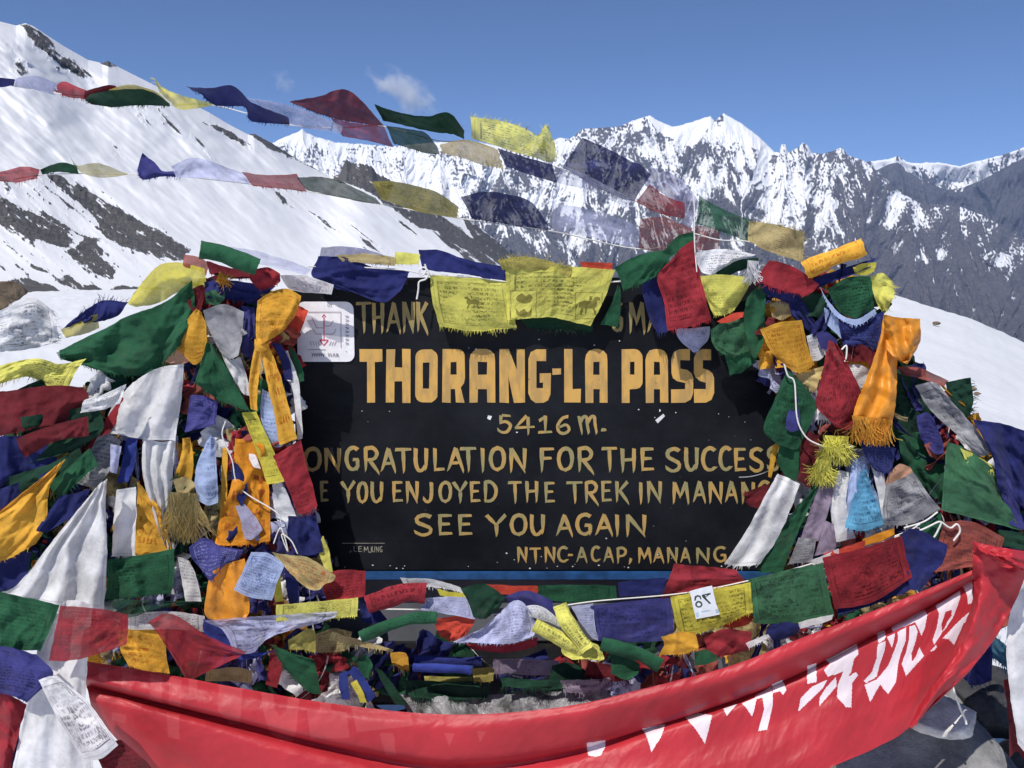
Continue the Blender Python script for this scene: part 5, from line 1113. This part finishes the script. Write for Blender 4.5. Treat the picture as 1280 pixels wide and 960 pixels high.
c('navy', '356,712 370,716/358,735 374,738/362,756 374,756', 2.045, 'dark blue cloth behind the golden emblem flag', 'L', a=.5)
c('white', '134,598 126,604 118,612/132,640 100,655 66,676/134,690 80,712 22,730/130,765 70,758 -4,742', 2, 'big white scarf fanning out from a knot at lower left', 'L', name='scarf', cat='scarf', a=1.2, folds=2.8, fa=1.2, satin=1)
c('white', '146,612 170,608/142,650 170,650/140,696 168,694', 2.05, 'short white cloth hanging right of the fanned scarf', 'L', a=.7, folds=1, fa=.5, satin=1)
c('gold', '172,602 204,640/170,645 210,668/166,696 192,694 216,692', 2.167, 'orange flag with stamped marks beside the silky scarf tails', 'L', p=3, a=.8)
c('navy', '75,620 95,616 114,610/60,640 80,646 98,640/45,664 58,666 78,654', 2.03, 'plain navy cloth above the fanned white scarf', 'L', a=.8)
c('gold', '82,574 70,582 58,594/62,610 36,622 8,632/58,655 20,665 -30,670/45,680 5,700 -30,705', 2.03, 'yellow gold cloth in long folds at the left edge', 'L', a=1.0, folds=2.2, fa=.9)
c('grey', '122,546 138,544 152,552/108,572 124,576 142,580/94,602 110,608 126,604', 2.142, 'silvery printed flag above the fanned white scarf', 'L', p=1, a=.8, fr='t')
c('red', '152,496 160,500/125,535 138,540/92,584 102,590', 2.151, 'narrow red strip slanting down from the bulging scarf', 'L', a=.5)
c('lav', '138,555 152,558/138,590 146,592', 2.05, 'pale lavender scrap beside the silvery printed flag', 'L', a=.8, p=1)
c('blue', '158,548 172,548/152,580 168,582/146,604 160,602', 2.154, 'small blue cloth in the shadow of the bulging scarf', 'L', a=.5)
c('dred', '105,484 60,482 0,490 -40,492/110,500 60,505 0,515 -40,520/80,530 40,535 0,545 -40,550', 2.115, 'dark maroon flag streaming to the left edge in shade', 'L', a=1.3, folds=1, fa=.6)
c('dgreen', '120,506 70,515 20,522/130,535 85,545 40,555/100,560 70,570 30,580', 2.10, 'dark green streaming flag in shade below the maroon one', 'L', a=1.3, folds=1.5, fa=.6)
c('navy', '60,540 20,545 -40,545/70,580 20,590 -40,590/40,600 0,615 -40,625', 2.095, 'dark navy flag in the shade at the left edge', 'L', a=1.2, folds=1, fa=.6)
c('white', '105,500 130,492 158,480/100,516 128,512 150,505', 2.09, 'white printed scrap in the shade left of the bulging scarf', 'L', p=1, a=.8)
c('lemon', '108,448 75,455 40,448 -30,466/95,465 60,472 30,462 -30,480/75,506 55,480 25,472 -30,492', 2.154, 'yellow frayed streaming flag above the maroon one', 'L', a=1.2, p=1, fr='b')
c('dgreen', '78,470 50,475 10,492/70,488 45,495 15,500', 2.179, 'small dark green flag under the yellow frayed one', 'L', a=.9)
tassel('olive', 78, 560, 2.154, 60, 22, 130, 90, 'feathery olive green threads at the left, over the navy flag', 'L', curl=.5, sp=.3)
c('white', '-40,400 0,388 40,372 66,388/-40,420 0,415 40,408 74,420/-40,440 0,440 40,436 70,428', 2.228, 'grey white printed flag over the snow at the left edge', 'L', p=2, a=1.4, b=1.5, fr='r')
c('navy', '98,394 128,376 160,378/88,402 120,396 148,394/80,410 110,404 130,402', 2.216, 'navy frayed flag over the snow, left of the yellow balloon', 'L', a=.8, fr='t', thr=(4, 10))
c('olive', '76,412 100,400 122,392/82,422 104,418 124,410', 2.21, 'olive scrap under the navy frayed flag', 'L', a=.8, sheer=.1)
c('green', '134,700 175,694 218,686/134,728 176,724 218,718/130,752 174,746 214,742', 2.03, 'dark green printed flag below the orange stamped one at left', 'L', p=2, a=.7)
c('dgreen', '128,748 180,750 250,752/128,775 165,772 178,766', 2.02, 'see-through green flag hem under the dark green printed flag', 'L', a=.5, sheer=.25)
c('gold', '146,788 175,786 206,790/150,810 178,812 208,818/160,832 182,838 212,842', 2.04, 'orange gold cloth above the banner\'s left end', 'L', a=.7, p=3, folds=1, fa=.4)
c('white', '222,696 236,700/226,720 246,724/232,752 252,752', 2.142, 'pale greenish printed cloth beside the dark green printed flag', 'L', p=1, a=.7)
c('tan', '258,838 290,834 316,838/256,852 288,852 314,854', 2.03, 'tan printed scrap under the dark red triangle flag', 'L', p=1, a=.6)
c('tan', '395,792 418,786 440,790/392,815 415,816 436,812', 2.154, 'dull golden brown flag below the bright yellow strip', 'L', a=.9, p=1)
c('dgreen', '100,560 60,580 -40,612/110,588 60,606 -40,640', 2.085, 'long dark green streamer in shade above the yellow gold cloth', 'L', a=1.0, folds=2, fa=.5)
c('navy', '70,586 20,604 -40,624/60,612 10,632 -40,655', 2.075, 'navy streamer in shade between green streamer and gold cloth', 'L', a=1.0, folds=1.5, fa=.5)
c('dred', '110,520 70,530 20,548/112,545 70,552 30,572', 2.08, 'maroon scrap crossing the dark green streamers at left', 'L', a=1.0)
c('green', '112,560 90,580 60,604/122,580 100,600 74,624', 2.06, 'bright green frayed strip above the plain navy cloth', 'L', a=.8, fr='b')
c('navy', '-40,700 0,690 40,690/-40,745 0,738 30,730', 2.06, 'dark blue cloth behind the wing of the fanned scarf', 'L', a=1.0)

# ================================================================== tangled cloth behind (both posts and the strip under the sign)
def heap(name, label, region, n, d0, d1, seed, size=(22, 48)):
    rnd = random.Random(seed); cols = ['navy', 'dred', 'dgreen', 'red', 'green', 'indigo', 'gold', 'white', 'tan', 'lav', 'navy', 'brick']
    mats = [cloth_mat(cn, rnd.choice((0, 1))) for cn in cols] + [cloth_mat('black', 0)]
    V, Fc, UV, FM = [], [], [], []; nb_ = 0
    xs_ = [p_[0] for p_ in region]; ys_ = [p_[1] for p_ in region]; k = 0
    while k < n:
        x, y = rnd.uniform(min(xs_), max(xs_)), rnd.uniform(min(ys_), max(ys_))
        if not inpoly(np.array([x]), np.array([y]), region)[0]: continue
        k += 1; w, h = rnd.uniform(*size), rnd.uniform(*size) * 1.2; an = rnd.gauss(0, .6); d = rnd.uniform(d0, d1)
        m = 14; u, v = np.meshgrid(np.linspace(-.5, .5, m), np.linspace(-.5, .5, m))
        q1 = u * w * (1 + .4 * v * rnd.uniform(-1, 1)); q2 = v * h
        X_ = x + q1 * math.cos(an) - q2 * math.sin(an) + fbm(u * 4, v * 4, seed + k, 2) * 9; Y_ = y + q1 * math.sin(an) + q2 * math.cos(an) + fbm(u * 3, v * 3, seed + k + 900, 2) * 6
        Zz = d + .022 * fbm(u * 3.5, v * 2.2, seed + k + 300, 3) + .012 * np.sin(u * rnd.uniform(6, 16) + v * 2) + rnd.uniform(-.05, .05) * u
        V.append(P(X_, Y_, Zz).reshape(-1, 3)); Fc.append(grid_faces(m, m) + nb_); nb_ += m * m; UV.append(np.stack([u + .5, v + .5], -1).reshape(-1, 2)); FM += [rnd.randrange(len(cols))] * ((m - 1) ** 2)
    # twisted scarves, ribbons and strings among them
    for k in range(n // 2):
        while True:
            x, y = rnd.uniform(min(xs_), max(xs_)), rnd.uniform(min(ys_), max(ys_))
            if inpoly(np.array([x]), np.array([y]), region)[0]: break
        L = rnd.uniform(40, 110) * size[1] / 48; wd = rnd.choice((2, 5, 9, 13, 18)) * size[1] / 48; an = rnd.gauss(1.5, .5); bend = rnd.gauss(0, .9); m, nn = 9, 34
        t = np.linspace(0, 1, nn); aa = an + bend * t; px_ = x + np.cumsum(np.cos(aa)) * L / nn - L * .3 * math.cos(an); py_ = y + np.cumsum(np.sin(aa)) * L / nn - L * .4
        ph = rnd.uniform(0, 6) + t * rnd.uniform(-9, 9); s_ = np.linspace(-1, 1, m)
        wv_ = wd * (1 - .55 * np.sin(np.pi * t) * rnd.random()) * (.45 + .2 * fbm(t * 5, t * 0 + k, seed, 2)); tw = np.cos(ph)[:, None] * .45 + .55
        ox = s_[None] * wv_[:, None] * tw; X_ = px_[:, None] - np.sin(aa)[:, None] * ox; Y_ = py_[:, None] + np.cos(aa)[:, None] * ox
        Zz = rnd.uniform(d0 - (.0 if seed == 11 else .05), d1 - .01) - .004 * np.sin(s_ * 5 + ph[:, None]) * wd / 9 - .010 * np.abs(np.sin(np.pi * t))[:, None] - (s_[None] * np.sin(ph)[:, None]) * wv_[:, None] * .0012
        V.append(P(X_, Y_, Zz).reshape(-1, 3)); Fc.append(grid_faces(m, nn) + nb_); nb_ += m * nn; UV.append(np.stack(np.broadcast_arrays(s_[None] * .3 + .5, t[:, None]), -1).reshape(-1, 2))
        FM += [(cols.index('white') if wd < 4 else rnd.randrange(len(cols)))] * ((m - 1) * (nn - 1))
    # unseen dark core, added behind the cloth to block light coming through
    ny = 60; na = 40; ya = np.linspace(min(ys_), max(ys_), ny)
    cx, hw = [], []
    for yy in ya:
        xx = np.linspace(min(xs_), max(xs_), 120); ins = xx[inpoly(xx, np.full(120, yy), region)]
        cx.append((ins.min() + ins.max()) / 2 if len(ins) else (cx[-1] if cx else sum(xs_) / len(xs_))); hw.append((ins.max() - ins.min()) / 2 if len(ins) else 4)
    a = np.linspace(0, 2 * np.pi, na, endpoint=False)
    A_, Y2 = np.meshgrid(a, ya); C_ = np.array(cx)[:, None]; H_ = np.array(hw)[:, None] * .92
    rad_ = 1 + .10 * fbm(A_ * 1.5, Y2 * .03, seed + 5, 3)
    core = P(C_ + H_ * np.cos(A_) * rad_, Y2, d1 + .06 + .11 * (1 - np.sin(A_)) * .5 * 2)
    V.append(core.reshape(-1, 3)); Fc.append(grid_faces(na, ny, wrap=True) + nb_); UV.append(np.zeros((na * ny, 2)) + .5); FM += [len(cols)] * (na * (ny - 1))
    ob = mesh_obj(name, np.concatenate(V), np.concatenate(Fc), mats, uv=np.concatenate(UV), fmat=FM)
    return tag(ob, label, 'flag heap', kind='stuff')
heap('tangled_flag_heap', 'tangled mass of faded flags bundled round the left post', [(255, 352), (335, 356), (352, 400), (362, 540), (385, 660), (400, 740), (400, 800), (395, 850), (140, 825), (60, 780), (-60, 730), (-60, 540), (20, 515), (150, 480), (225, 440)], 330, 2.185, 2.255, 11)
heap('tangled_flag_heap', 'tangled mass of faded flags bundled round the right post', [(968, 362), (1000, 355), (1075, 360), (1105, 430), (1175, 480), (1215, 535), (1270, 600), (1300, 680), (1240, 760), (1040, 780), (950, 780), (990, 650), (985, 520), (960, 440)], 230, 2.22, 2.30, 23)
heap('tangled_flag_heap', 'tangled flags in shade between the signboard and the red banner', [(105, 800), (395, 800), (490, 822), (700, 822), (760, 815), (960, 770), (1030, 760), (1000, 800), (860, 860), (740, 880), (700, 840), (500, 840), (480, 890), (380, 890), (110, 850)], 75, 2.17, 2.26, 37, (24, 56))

# ================================================================== white tag pinned on the golden flag
tg = cloth('white', '862,739 876,735 890,732/866,757 880,754 894,750/870,774 885,771 900,768', 2.018, 'white paper tag with a black symbol pinned on the golden flag', None, name='paper_tag', cat='tag', a=.12, jit=.25, res=.55,
      mat=plain_mat('tag_paper', (.72, .76, .80), .7, .05, 60, .1), paint=[([[(868, 751), (868, 746), (872, 743.5), (876, 745), (877, 749), (875.3, 749), (874, 746.3), (871.5, 746), (870, 748), (870, 751)],
      [(873.5 + 4.6 * math.cos(t_ * .42), 755.5 + 4.4 * math.sin(t_ * .42)) for t_ in range(15)], [(877, 743.5), (888, 741.2), (888.3, 743), (882, 746.5), (889, 754.5), (887, 755), (877.5, 746)]], plain_mat('black_print', (.03, .05, .04), .6)),
      ([[(873.5 + 2.5 * math.cos(t_ * .42), 755.6 + 2.3 * math.sin(t_ * .42)) for t_ in range(15)], [(881, 744.3), (885, 743.2), (882.4, 745.2)]], plain_mat('tag_paper_inner', (.72, .76, .80), .7, .05, 60, .1)),
      ([[(876, 764), (888, 762), (888, 764), (876, 766)], [(869, 766), (873, 765), (874, 771), (871, 772)], [(894, 762), (898, 761), (899, 766), (895, 767)]], plain_mat('pale_blue_print', (.38, .50, .60), .6))])

# ================================================================== the red banner
def nylon(name, col, tr=.2, rough=.46):
    b = NB(name); tc = b.n('TexCoord'); v = tc.outputs['Object']
    c = b.mix(b.ramp(b.noise(v, 6, 4, .6), .3, .7), tuple(x * .85 for x in col), tuple(min(1, x * 1.12) for x in col))
    nrm = b.bump(b.math('ADD', b.noise(v, 11, 4, .55, .5), b.math('MULTIPLY', b.noise(v, 60, 3), .05)), .16, .012)
    pr = b.princ(c, rough, nrm, .3); t = b.n('BsdfTranslucent'); b.l(c, t.inputs[0])
    m = b.n('MixShader'); m.inputs[0].default_value = tr; b.l(pr.outputs[0], m.inputs[1]); b.l(t.outputs[0], m.inputs[2])
    return b.done(m.outputs[0])
m_red = nylon('red_banner_nylon', (.46, .031, .042)); m_ghost = nylon('red_banner_print_through', (.51, .060, .068)); m_white = nylon('white_banner_print', (.78, .68, .72), .15)
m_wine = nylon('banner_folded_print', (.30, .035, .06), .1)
ghost = [[(124, 833), (135, 834), (134, 853), (123, 851)], [(152, 833), (166, 836), (164, 863), (152, 860)], [(188, 842), (203, 845), (202, 880), (187, 877)], [(212, 846), (227, 850), (226, 884), (211, 880)],
 [(236, 848), (247, 850), (246, 872), (236, 868)], [(274, 852), (304, 856), (300, 905), (288, 905), (272, 888)], [(326, 862), (341, 866), (343, 885), (350, 896), (358, 890), (361, 867), (375, 870), (370, 915), (364, 927), (350, 926), (338, 915), (330, 895)],
 [(399, 870), (414, 873), (414, 888), (433, 890), (437, 922), (388, 924), (384, 888), (400, 888)], [(440, 886), (513, 893), (517, 907), (446, 915)], [(474, 916), (492, 916), (495, 944), (482, 944)], [(555, 916), (568, 916), (562, 934)],
 [(596, 914), (608, 914), (600, 928)], [(116, 862), (178, 880), (176, 888), (114, 874)], [(208, 890), (224, 894), (224, 924), (210, 922)], [(140, 890), (158, 894), (156, 904), (140, 900)]]
glyph = [[(733, 929), (757, 925), (756, 935), (751, 944), (744, 946), (735, 944)], [(803, 911), (832, 905), (826, 922), (814, 940), (809, 922)], [(857, 897), (872, 892), (890, 894), (886, 912), (881, 930), (870, 912)],
 [(904, 886), (922, 879), (914, 888), (909, 895)], [(927, 879), (946, 872), (943, 886), (940, 896), (934, 886)], [(944, 870), (964, 858), (966, 868), (966, 880), (959, 912), (948, 914), (955, 886), (953, 872), (945, 874)], [(965, 856), (978, 850), (983, 862), (979, 869), (975, 864), (966, 866)],
 [(1009, 832.5), (1020, 829), (1021, 852.5), (1009, 855)],
 [(1032.5, 825), (1071, 805), (1073, 817.5), (1067.5, 824), (1064, 840), (1060, 846), (1070, 840), (1072.5, 844), (1065, 854), (1064, 884), (1057.5, 884), (1046, 871), (1047.5, 855), (1054, 840), (1035, 846), (1030, 837.5), (1037.5, 830)],
 [(1045, 846), (1046, 857.5), (1037.5, 867.5), (1024, 882.5), (1024.5, 872.5), (1032.5, 860)], [(1016, 857.5), (1035, 849), (1029, 860), (997.5, 890), (1001, 872.5)],
 [(1096, 792), (1106, 788), (1107, 796), (1105, 800), (1098, 804)], [(1097, 805.5), (1107, 801), (1106, 812.5), (1100, 830), (1096, 846), (1082.5, 854), (1080, 851), (1090, 840), (1096, 822.5)], [(1108.5, 796), (1119, 791), (1117.5, 800), (1115, 810)],
 [(1114, 784), (1132, 775), (1135, 773), (1156, 762), (1159, 769), (1156, 785), (1152, 795), (1144, 777.5), (1138, 780), (1134, 781.5), (1116, 789)],
 [(1122, 790), (1132.5, 784), (1132.5, 800), (1126, 817.5), (1122.5, 830), (1120, 852.5), (1110, 867.5), (1100, 856), (1087.5, 877.5), (1081, 856), (1095, 850), (1100, 845), (1110, 832.5), (1117.5, 815), (1122.5, 800)],
 [(1144, 781), (1147, 790), (1145, 800), (1139, 817.5), (1140, 827.5), (1145, 820), (1149, 809), (1155, 820), (1146, 830), (1132.5, 845), (1127, 830), (1132.5, 815), (1136, 800), (1137, 783)],
 [(1169.5, 757), (1200, 738), (1200.5, 746), (1196, 760), (1191, 772.5), (1182.5, 785), (1177.5, 790), (1175, 795), (1167.5, 806), (1165.5, 800), (1171, 785), (1174, 767)],
 [(1204, 733), (1215.5, 727), (1216, 752.5), (1210, 756), (1209, 745)], [(1178, 798), (1195, 780), (1210, 766), (1215.5, 766), (1212.5, 775), (1204, 779), (1201, 787.5), (1192.5, 806), (1186, 799)], [(1162, 815), (1170, 806), (1171, 809), (1167.5, 813)]]
glyph_gap = [[(1182, 764.5), (1189.5, 762), (1189.5, 770), (1184, 777.5), (1181, 785), (1177.5, 789), (1177, 780)]]
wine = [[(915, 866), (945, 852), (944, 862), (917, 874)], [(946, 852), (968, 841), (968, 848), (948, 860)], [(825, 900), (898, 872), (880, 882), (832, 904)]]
bn = empty('banner', tuple(P(640, 900, 1.8)))
tag(bn, 'long red cloth banner with white characters slung across in front of the sign', 'banner')
cloth('red', '104,826,-1 180,838,-1 300,860,-1 420,880,-.5 560,893,.5 700,884,2.5 820,857,4.5 920,830,5.2 1000,798,5.2 1080,768,4.8 1150,740,4 1226,708,2.5/'
      '105,834,1.2 180,848,1.4 300,874,1.6 420,896,2 560,914,2.6 700,900,3.8 820,874,5.4 920,848,5.8 1000,817,5.8 1080,782,5.2 1150,751,4.4 1226,714,3/'
      '106,848,3.0 180,868,3.2 300,898,3.2 420,926,3 560,948,2.4 700,934,1.8 820,904,1.2 920,872,.8 1000,840,.6 1080,798,.4 1150,762,.2 1226,719,.4/'
      '108,858,-2.2 180,876,-2.6 300,905,-2.4 420,936,-1.6 560,960,-.8 700,944,-1.4 820,908,-2.0 920,876,-2.4 1000,843,-2.4 1080,802,-2.4 1150,766,-2.2 1224,722,-1.6/'
      '110,864,1.0 180,884,1.6 300,918,1.8 420,950,1.8 560,980,1.8 700,958,1.6 820,918,1.6 920,884,1.4 1000,850,1.2 1080,807,1.2 1150,772,1.0 1222,730,.6/'
      '112,874,.8 176,908,2.0 290,942,3.0 420,975,3.6 560,1000,4.4 700,985,4.6 820,955,4.4 920,924,3.8 1000,892,3.2 1080,855,2.8 1150,815,2.2 1214,768,1.2/'
      '114,884,-1.5 190,950,1.4 300,990,3.6 420,1015,5.6 560,1040,7 700,1030,8.4 820,1015,9 920,985,8.6 1010,950,7.6 1090,905,5.4 1150,865,3.4 1206,800,1/'
      '116,892,-3 205,980,0 320,1030,3 440,1060,6 580,1085,8 720,1080,10 840,1060,11 930,1020,10.5 1020,968,9 1096,934,6.6 1140,905,4 1196,830,.4', 1.86, '', name='banner_cloth', mat=m_red, res=.8, a=.22, waves=1.8, wa=.5, jit=.3, parent=bn,
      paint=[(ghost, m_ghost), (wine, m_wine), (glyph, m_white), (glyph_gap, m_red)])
cloth('red', '1216,678,1 1250,688,3 1292,690,1/1216,712,1 1240,710,4 1284,716,1/1216,748,1 1232,745,4.5 1266,758,0/1196,806,1.5 1212,804,5 1238,806,0/1162,862,1.5 1180,850,5 1206,846,0/1134,910,1.5 1146,904,3 1160,888,0', 1.83, '', name='gathered_end', mat=m_red, a=1.3, folds=1.3, fa=.6, parent=bn, fr='b')
cloth('red', '1216,676,0 1250,684,2 1290,690,0/1230,692,3 1256,700,5 1284,704,2/1262,706,2 1275,712,4 1290,716,1', 1.79, '', name='knot', mat=m_red, a=1.8, folds=1.5, fa=.7, parent=bn)

# right edge below the banner
c('navy', '1190,806 1215,780 1236,776/1196,836 1220,820 1240,810/1212,856 1225,856 1240,850', 1.98, 'deep blue torn flag under the banner\'s knotted end', 'M', a=1.0, folds=1, fa=.5, fr='b')
c('teal', '1236,790 1250,800 1262,812/1238,820 1252,830 1264,840', 1.99, 'blue green net cloth scrap beside the white scarf at right', 'M', a=1.0, fr='tb', thr=(5, 14))
c('brick', '1236,768 1250,762 1266,764/1238,784 1252,784 1262,782', 1.985, 'dull pink scrap beside the white scarf at the right edge', 'M', a=.6)
c('white', '1268,735 1285,724 1305,720/1258,800 1280,790 1305,785/1262,860 1285,855 1305,850/1272,930 1290,950 1305,950', 1.86, 'white scarf hanging at the lower right edge of the photo', 'R', name='scarf', cat='scarf', a=.9, folds=1.2, fa=.8, satin=1)
c('dred', '1254,850 1275,846 1300,850/1260,895 1278,905 1300,900/1262,948 1272,940 1290,965', 1.93, 'dark maroon torn flag end below the white scarf at right', 'M', a=1.0)
cord('1186,842 1192,862 1200,885 1206,898 1208,905', 1.90, 'frayed white string hanging in front of the grey stone', .0028)

# ================================================================== stones under the flags, rock at the far left
def stone(label, x, y, d, rx, ry, rz, seed, mat, sub=5, name='stone', cat='stone', cut=3):
    bm = bmesh.new(); bmesh.ops.create_icosphere(bm, subdivisions=sub, radius=1)
    co = np.array([v.co[:] for v in bm.verts]); rnd = np.random.RandomState(seed)
    for _ in range(7 + cut):                                   # flat broken faces
        n_ = rnd.normal(size=3); n_ /= np.linalg.norm(n_); h_ = rnd.uniform(.55, .85); dd = co @ n_; co = co - np.clip(dd - h_, 0, None)[:, None] * n_
    co = co * (1 + .06 * fbm(co[:, 0] * 2.3 + co[:, 2], co[:, 1] * 2.3 - co[:, 2], seed, 4)[:, None] + .025 * fbm(co[:, 0] * 9, co[:, 2] * 9 + co[:, 1] * 5, seed + 3, 3)[:, None])
    co = co * np.array([rx, ry, rz]) + P(x, y, d)
    fc = [tuple(v.index for v in f.verts) for f in bm.faces]; bm.free()
    return tag(mesh_obj(name, co, fc, mat, smooth=True), label, cat)
def rock_mat(name, col, sn=False):
    b = NB(name); tc = b.n('TexCoord'); v = tc.outputs['Object']; n1 = b.noise(v, 9, 7, .65); n2 = b.noise(v, 45, 5, .7)
    c = b.mix(b.ramp(n1, .3, .7), tuple(x * .55 for x in col), tuple(x * 1.35 for x in col)); c = b.mix(b.ramp(n2, .55, .8, 0, .5), c, tuple(min(1, x * 2.0) for x in col))
    h = b.math('ADD', n1, b.math('MULTIPLY', n2, .4))
    if sn:
        g = b.n('NewGeometry'); s_ = b.n('SeparateXYZ'); b.l(g.outputs['Normal'], s_.inputs[0]); c = b.mix(b.ramp(b.math('ADD', s_.outputs[2], b.math('MULTIPLY', n1, .5)), 1.02, 1.12), c, (.78, .79, .82))
    return b.done(b.princ(c, .85, b.bump(h, .7, .02), .25).outputs[0])
mg, mb_ = rock_mat('grey_stone', (.22, .22, .225)), rock_mat('brown_stone', (.16, .12, .08))
stone('big grey stone under the banner at lower right', 1178, 985, 2.10, .30, .28, .26, 4, mg)
stone('pale flat stone under the banner\'s right end', 1172, 892, 2.06, .10, .10, .045, 9, rock_mat('pale_stone', (.6, .58, .55)))
stone('second grey stone at the bottom right corner', 1290, 985, 2.12, .16, .2, .2, 44, mg)
stone('dark stone in the shade below the right heap', 1230, 880, 2.22, .16, .14, .10, 14, rock_mat('dark_stone', (.05, .05, .055)))
stone('brown lichened rock at the far left edge', -12, 366, 5.2, .20, .2, .10, 21, mb_, name='rock', cat='rock')
stone('small brown rock leaning below the lichened one', 0, 383, 4.9, .06, .07, .055, 25, mb_, name='rock', cat='rock')
stone('pale grey rock beside the brown rocks at the left', 17, 388, 4.7, .045, .05, .04, 31, rock_mat('light_stone', (.34, .34, .35)), name='rock', cat='rock')
for k_, (x, y, d, r_) in enumerate([(1213, 486, 9.5, .045), (1222, 492, 9.2, .03), (1206, 494, 9.0, .02), (1170, 404, 20, .07), (1140, 401, 21, .05)]):
    stone(['small dark stone lying on the snow at the right edge of the heap', 'grey pebble beside the small dark stone on the snow', 'tiny pebble on the snow nearest the frayed green flag', 'dark stone far out on the right snow slope', 'little dark stone left of the far one on the right snow slope'][k_], x, y, d, r_ * 1.6, r_, r_ * .7, 60 + k_, mb_, sub=3, name='stone', cat='stone')
# cairn the sign stands on
cairn = rock_mat('cairn_stone', (.13, .125, .12))
o = empty('cairn', (0.08, 2.5, 0)); tag(o, 'cairn of grey stones that the signboard stands on', 'cairn')
rs_ = np.random.RandomState(5); Vc, Fcc = [], []; nv_ = 0
for (x, y, d, r_) in [(300, 930, 2.40, .2), (420, 935, 2.40, .2), (540, 945, 2.42, .2), (670, 945, 2.42, .21), (800, 945, 2.42, .2), (930, 960, 2.44, .2), (1060, 950, 2.45, .2), (360, 1060, 2.40, .26), (560, 1080, 2.40, .28), (780, 1080, 2.40, .28), (980, 1060, 2.42, .27), (460, 1200, 2.42, .34), (740, 1220, 2.42, .36), (1000, 1200, 2.45, .34), (250, 1180, 2.45, .32), (1180, 1180, 2.5, .3)]:
    bm = bmesh.new(); bmesh.ops.create_icosphere(bm, subdivisions=3, radius=1); co = np.array([v.co[:] for v in bm.verts])
    for _ in range(10):
        n_ = rs_.normal(size=3); n_ /= np.linalg.norm(n_); h_ = rs_.uniform(.6, .85); dd = co @ n_; co = co - np.clip(dd - h_, 0, None)[:, None] * n_
    co = co * r_ * np.array([1, .8, .8]) + P(x, y, d)
    st_ = mesh_obj('stone', co, [tuple(v.index for v in f.verts) for f in bm.faces], cairn, parent=o); bm.free()
# crumpled silvery plastic sheet in the gap
pl = NB('silvery_plastic'); tc = pl.n('TexCoord')
pl.done(pl.princ(pl.mix(pl.ramp(pl.noise(tc.outputs['Object'], 14, 5), .35, .65), (.03, .03, .03), (.30, .30, .31)), .24, pl.bump(pl.noise(tc.outputs['Object'], 40, 5, .6, 1.6), .8, .016), .6).outputs[0])
cloth('grey', '500,868 560,866 640,868 720,862 770,850/505,882,2 560,880,3 640,881,3 710,874,3 760,860,2/515,900,4 570,904,5 640,906,5 710,900,5 770,880,4/520,930,5 580,935,6 650,935,6 720,930,6 780,910,5', 2.15, 'crumpled silvery plastic sheet in the gap above the banner', None, name='plastic_sheet', cat='plastic sheet', mat=pl.m, a=2.0)
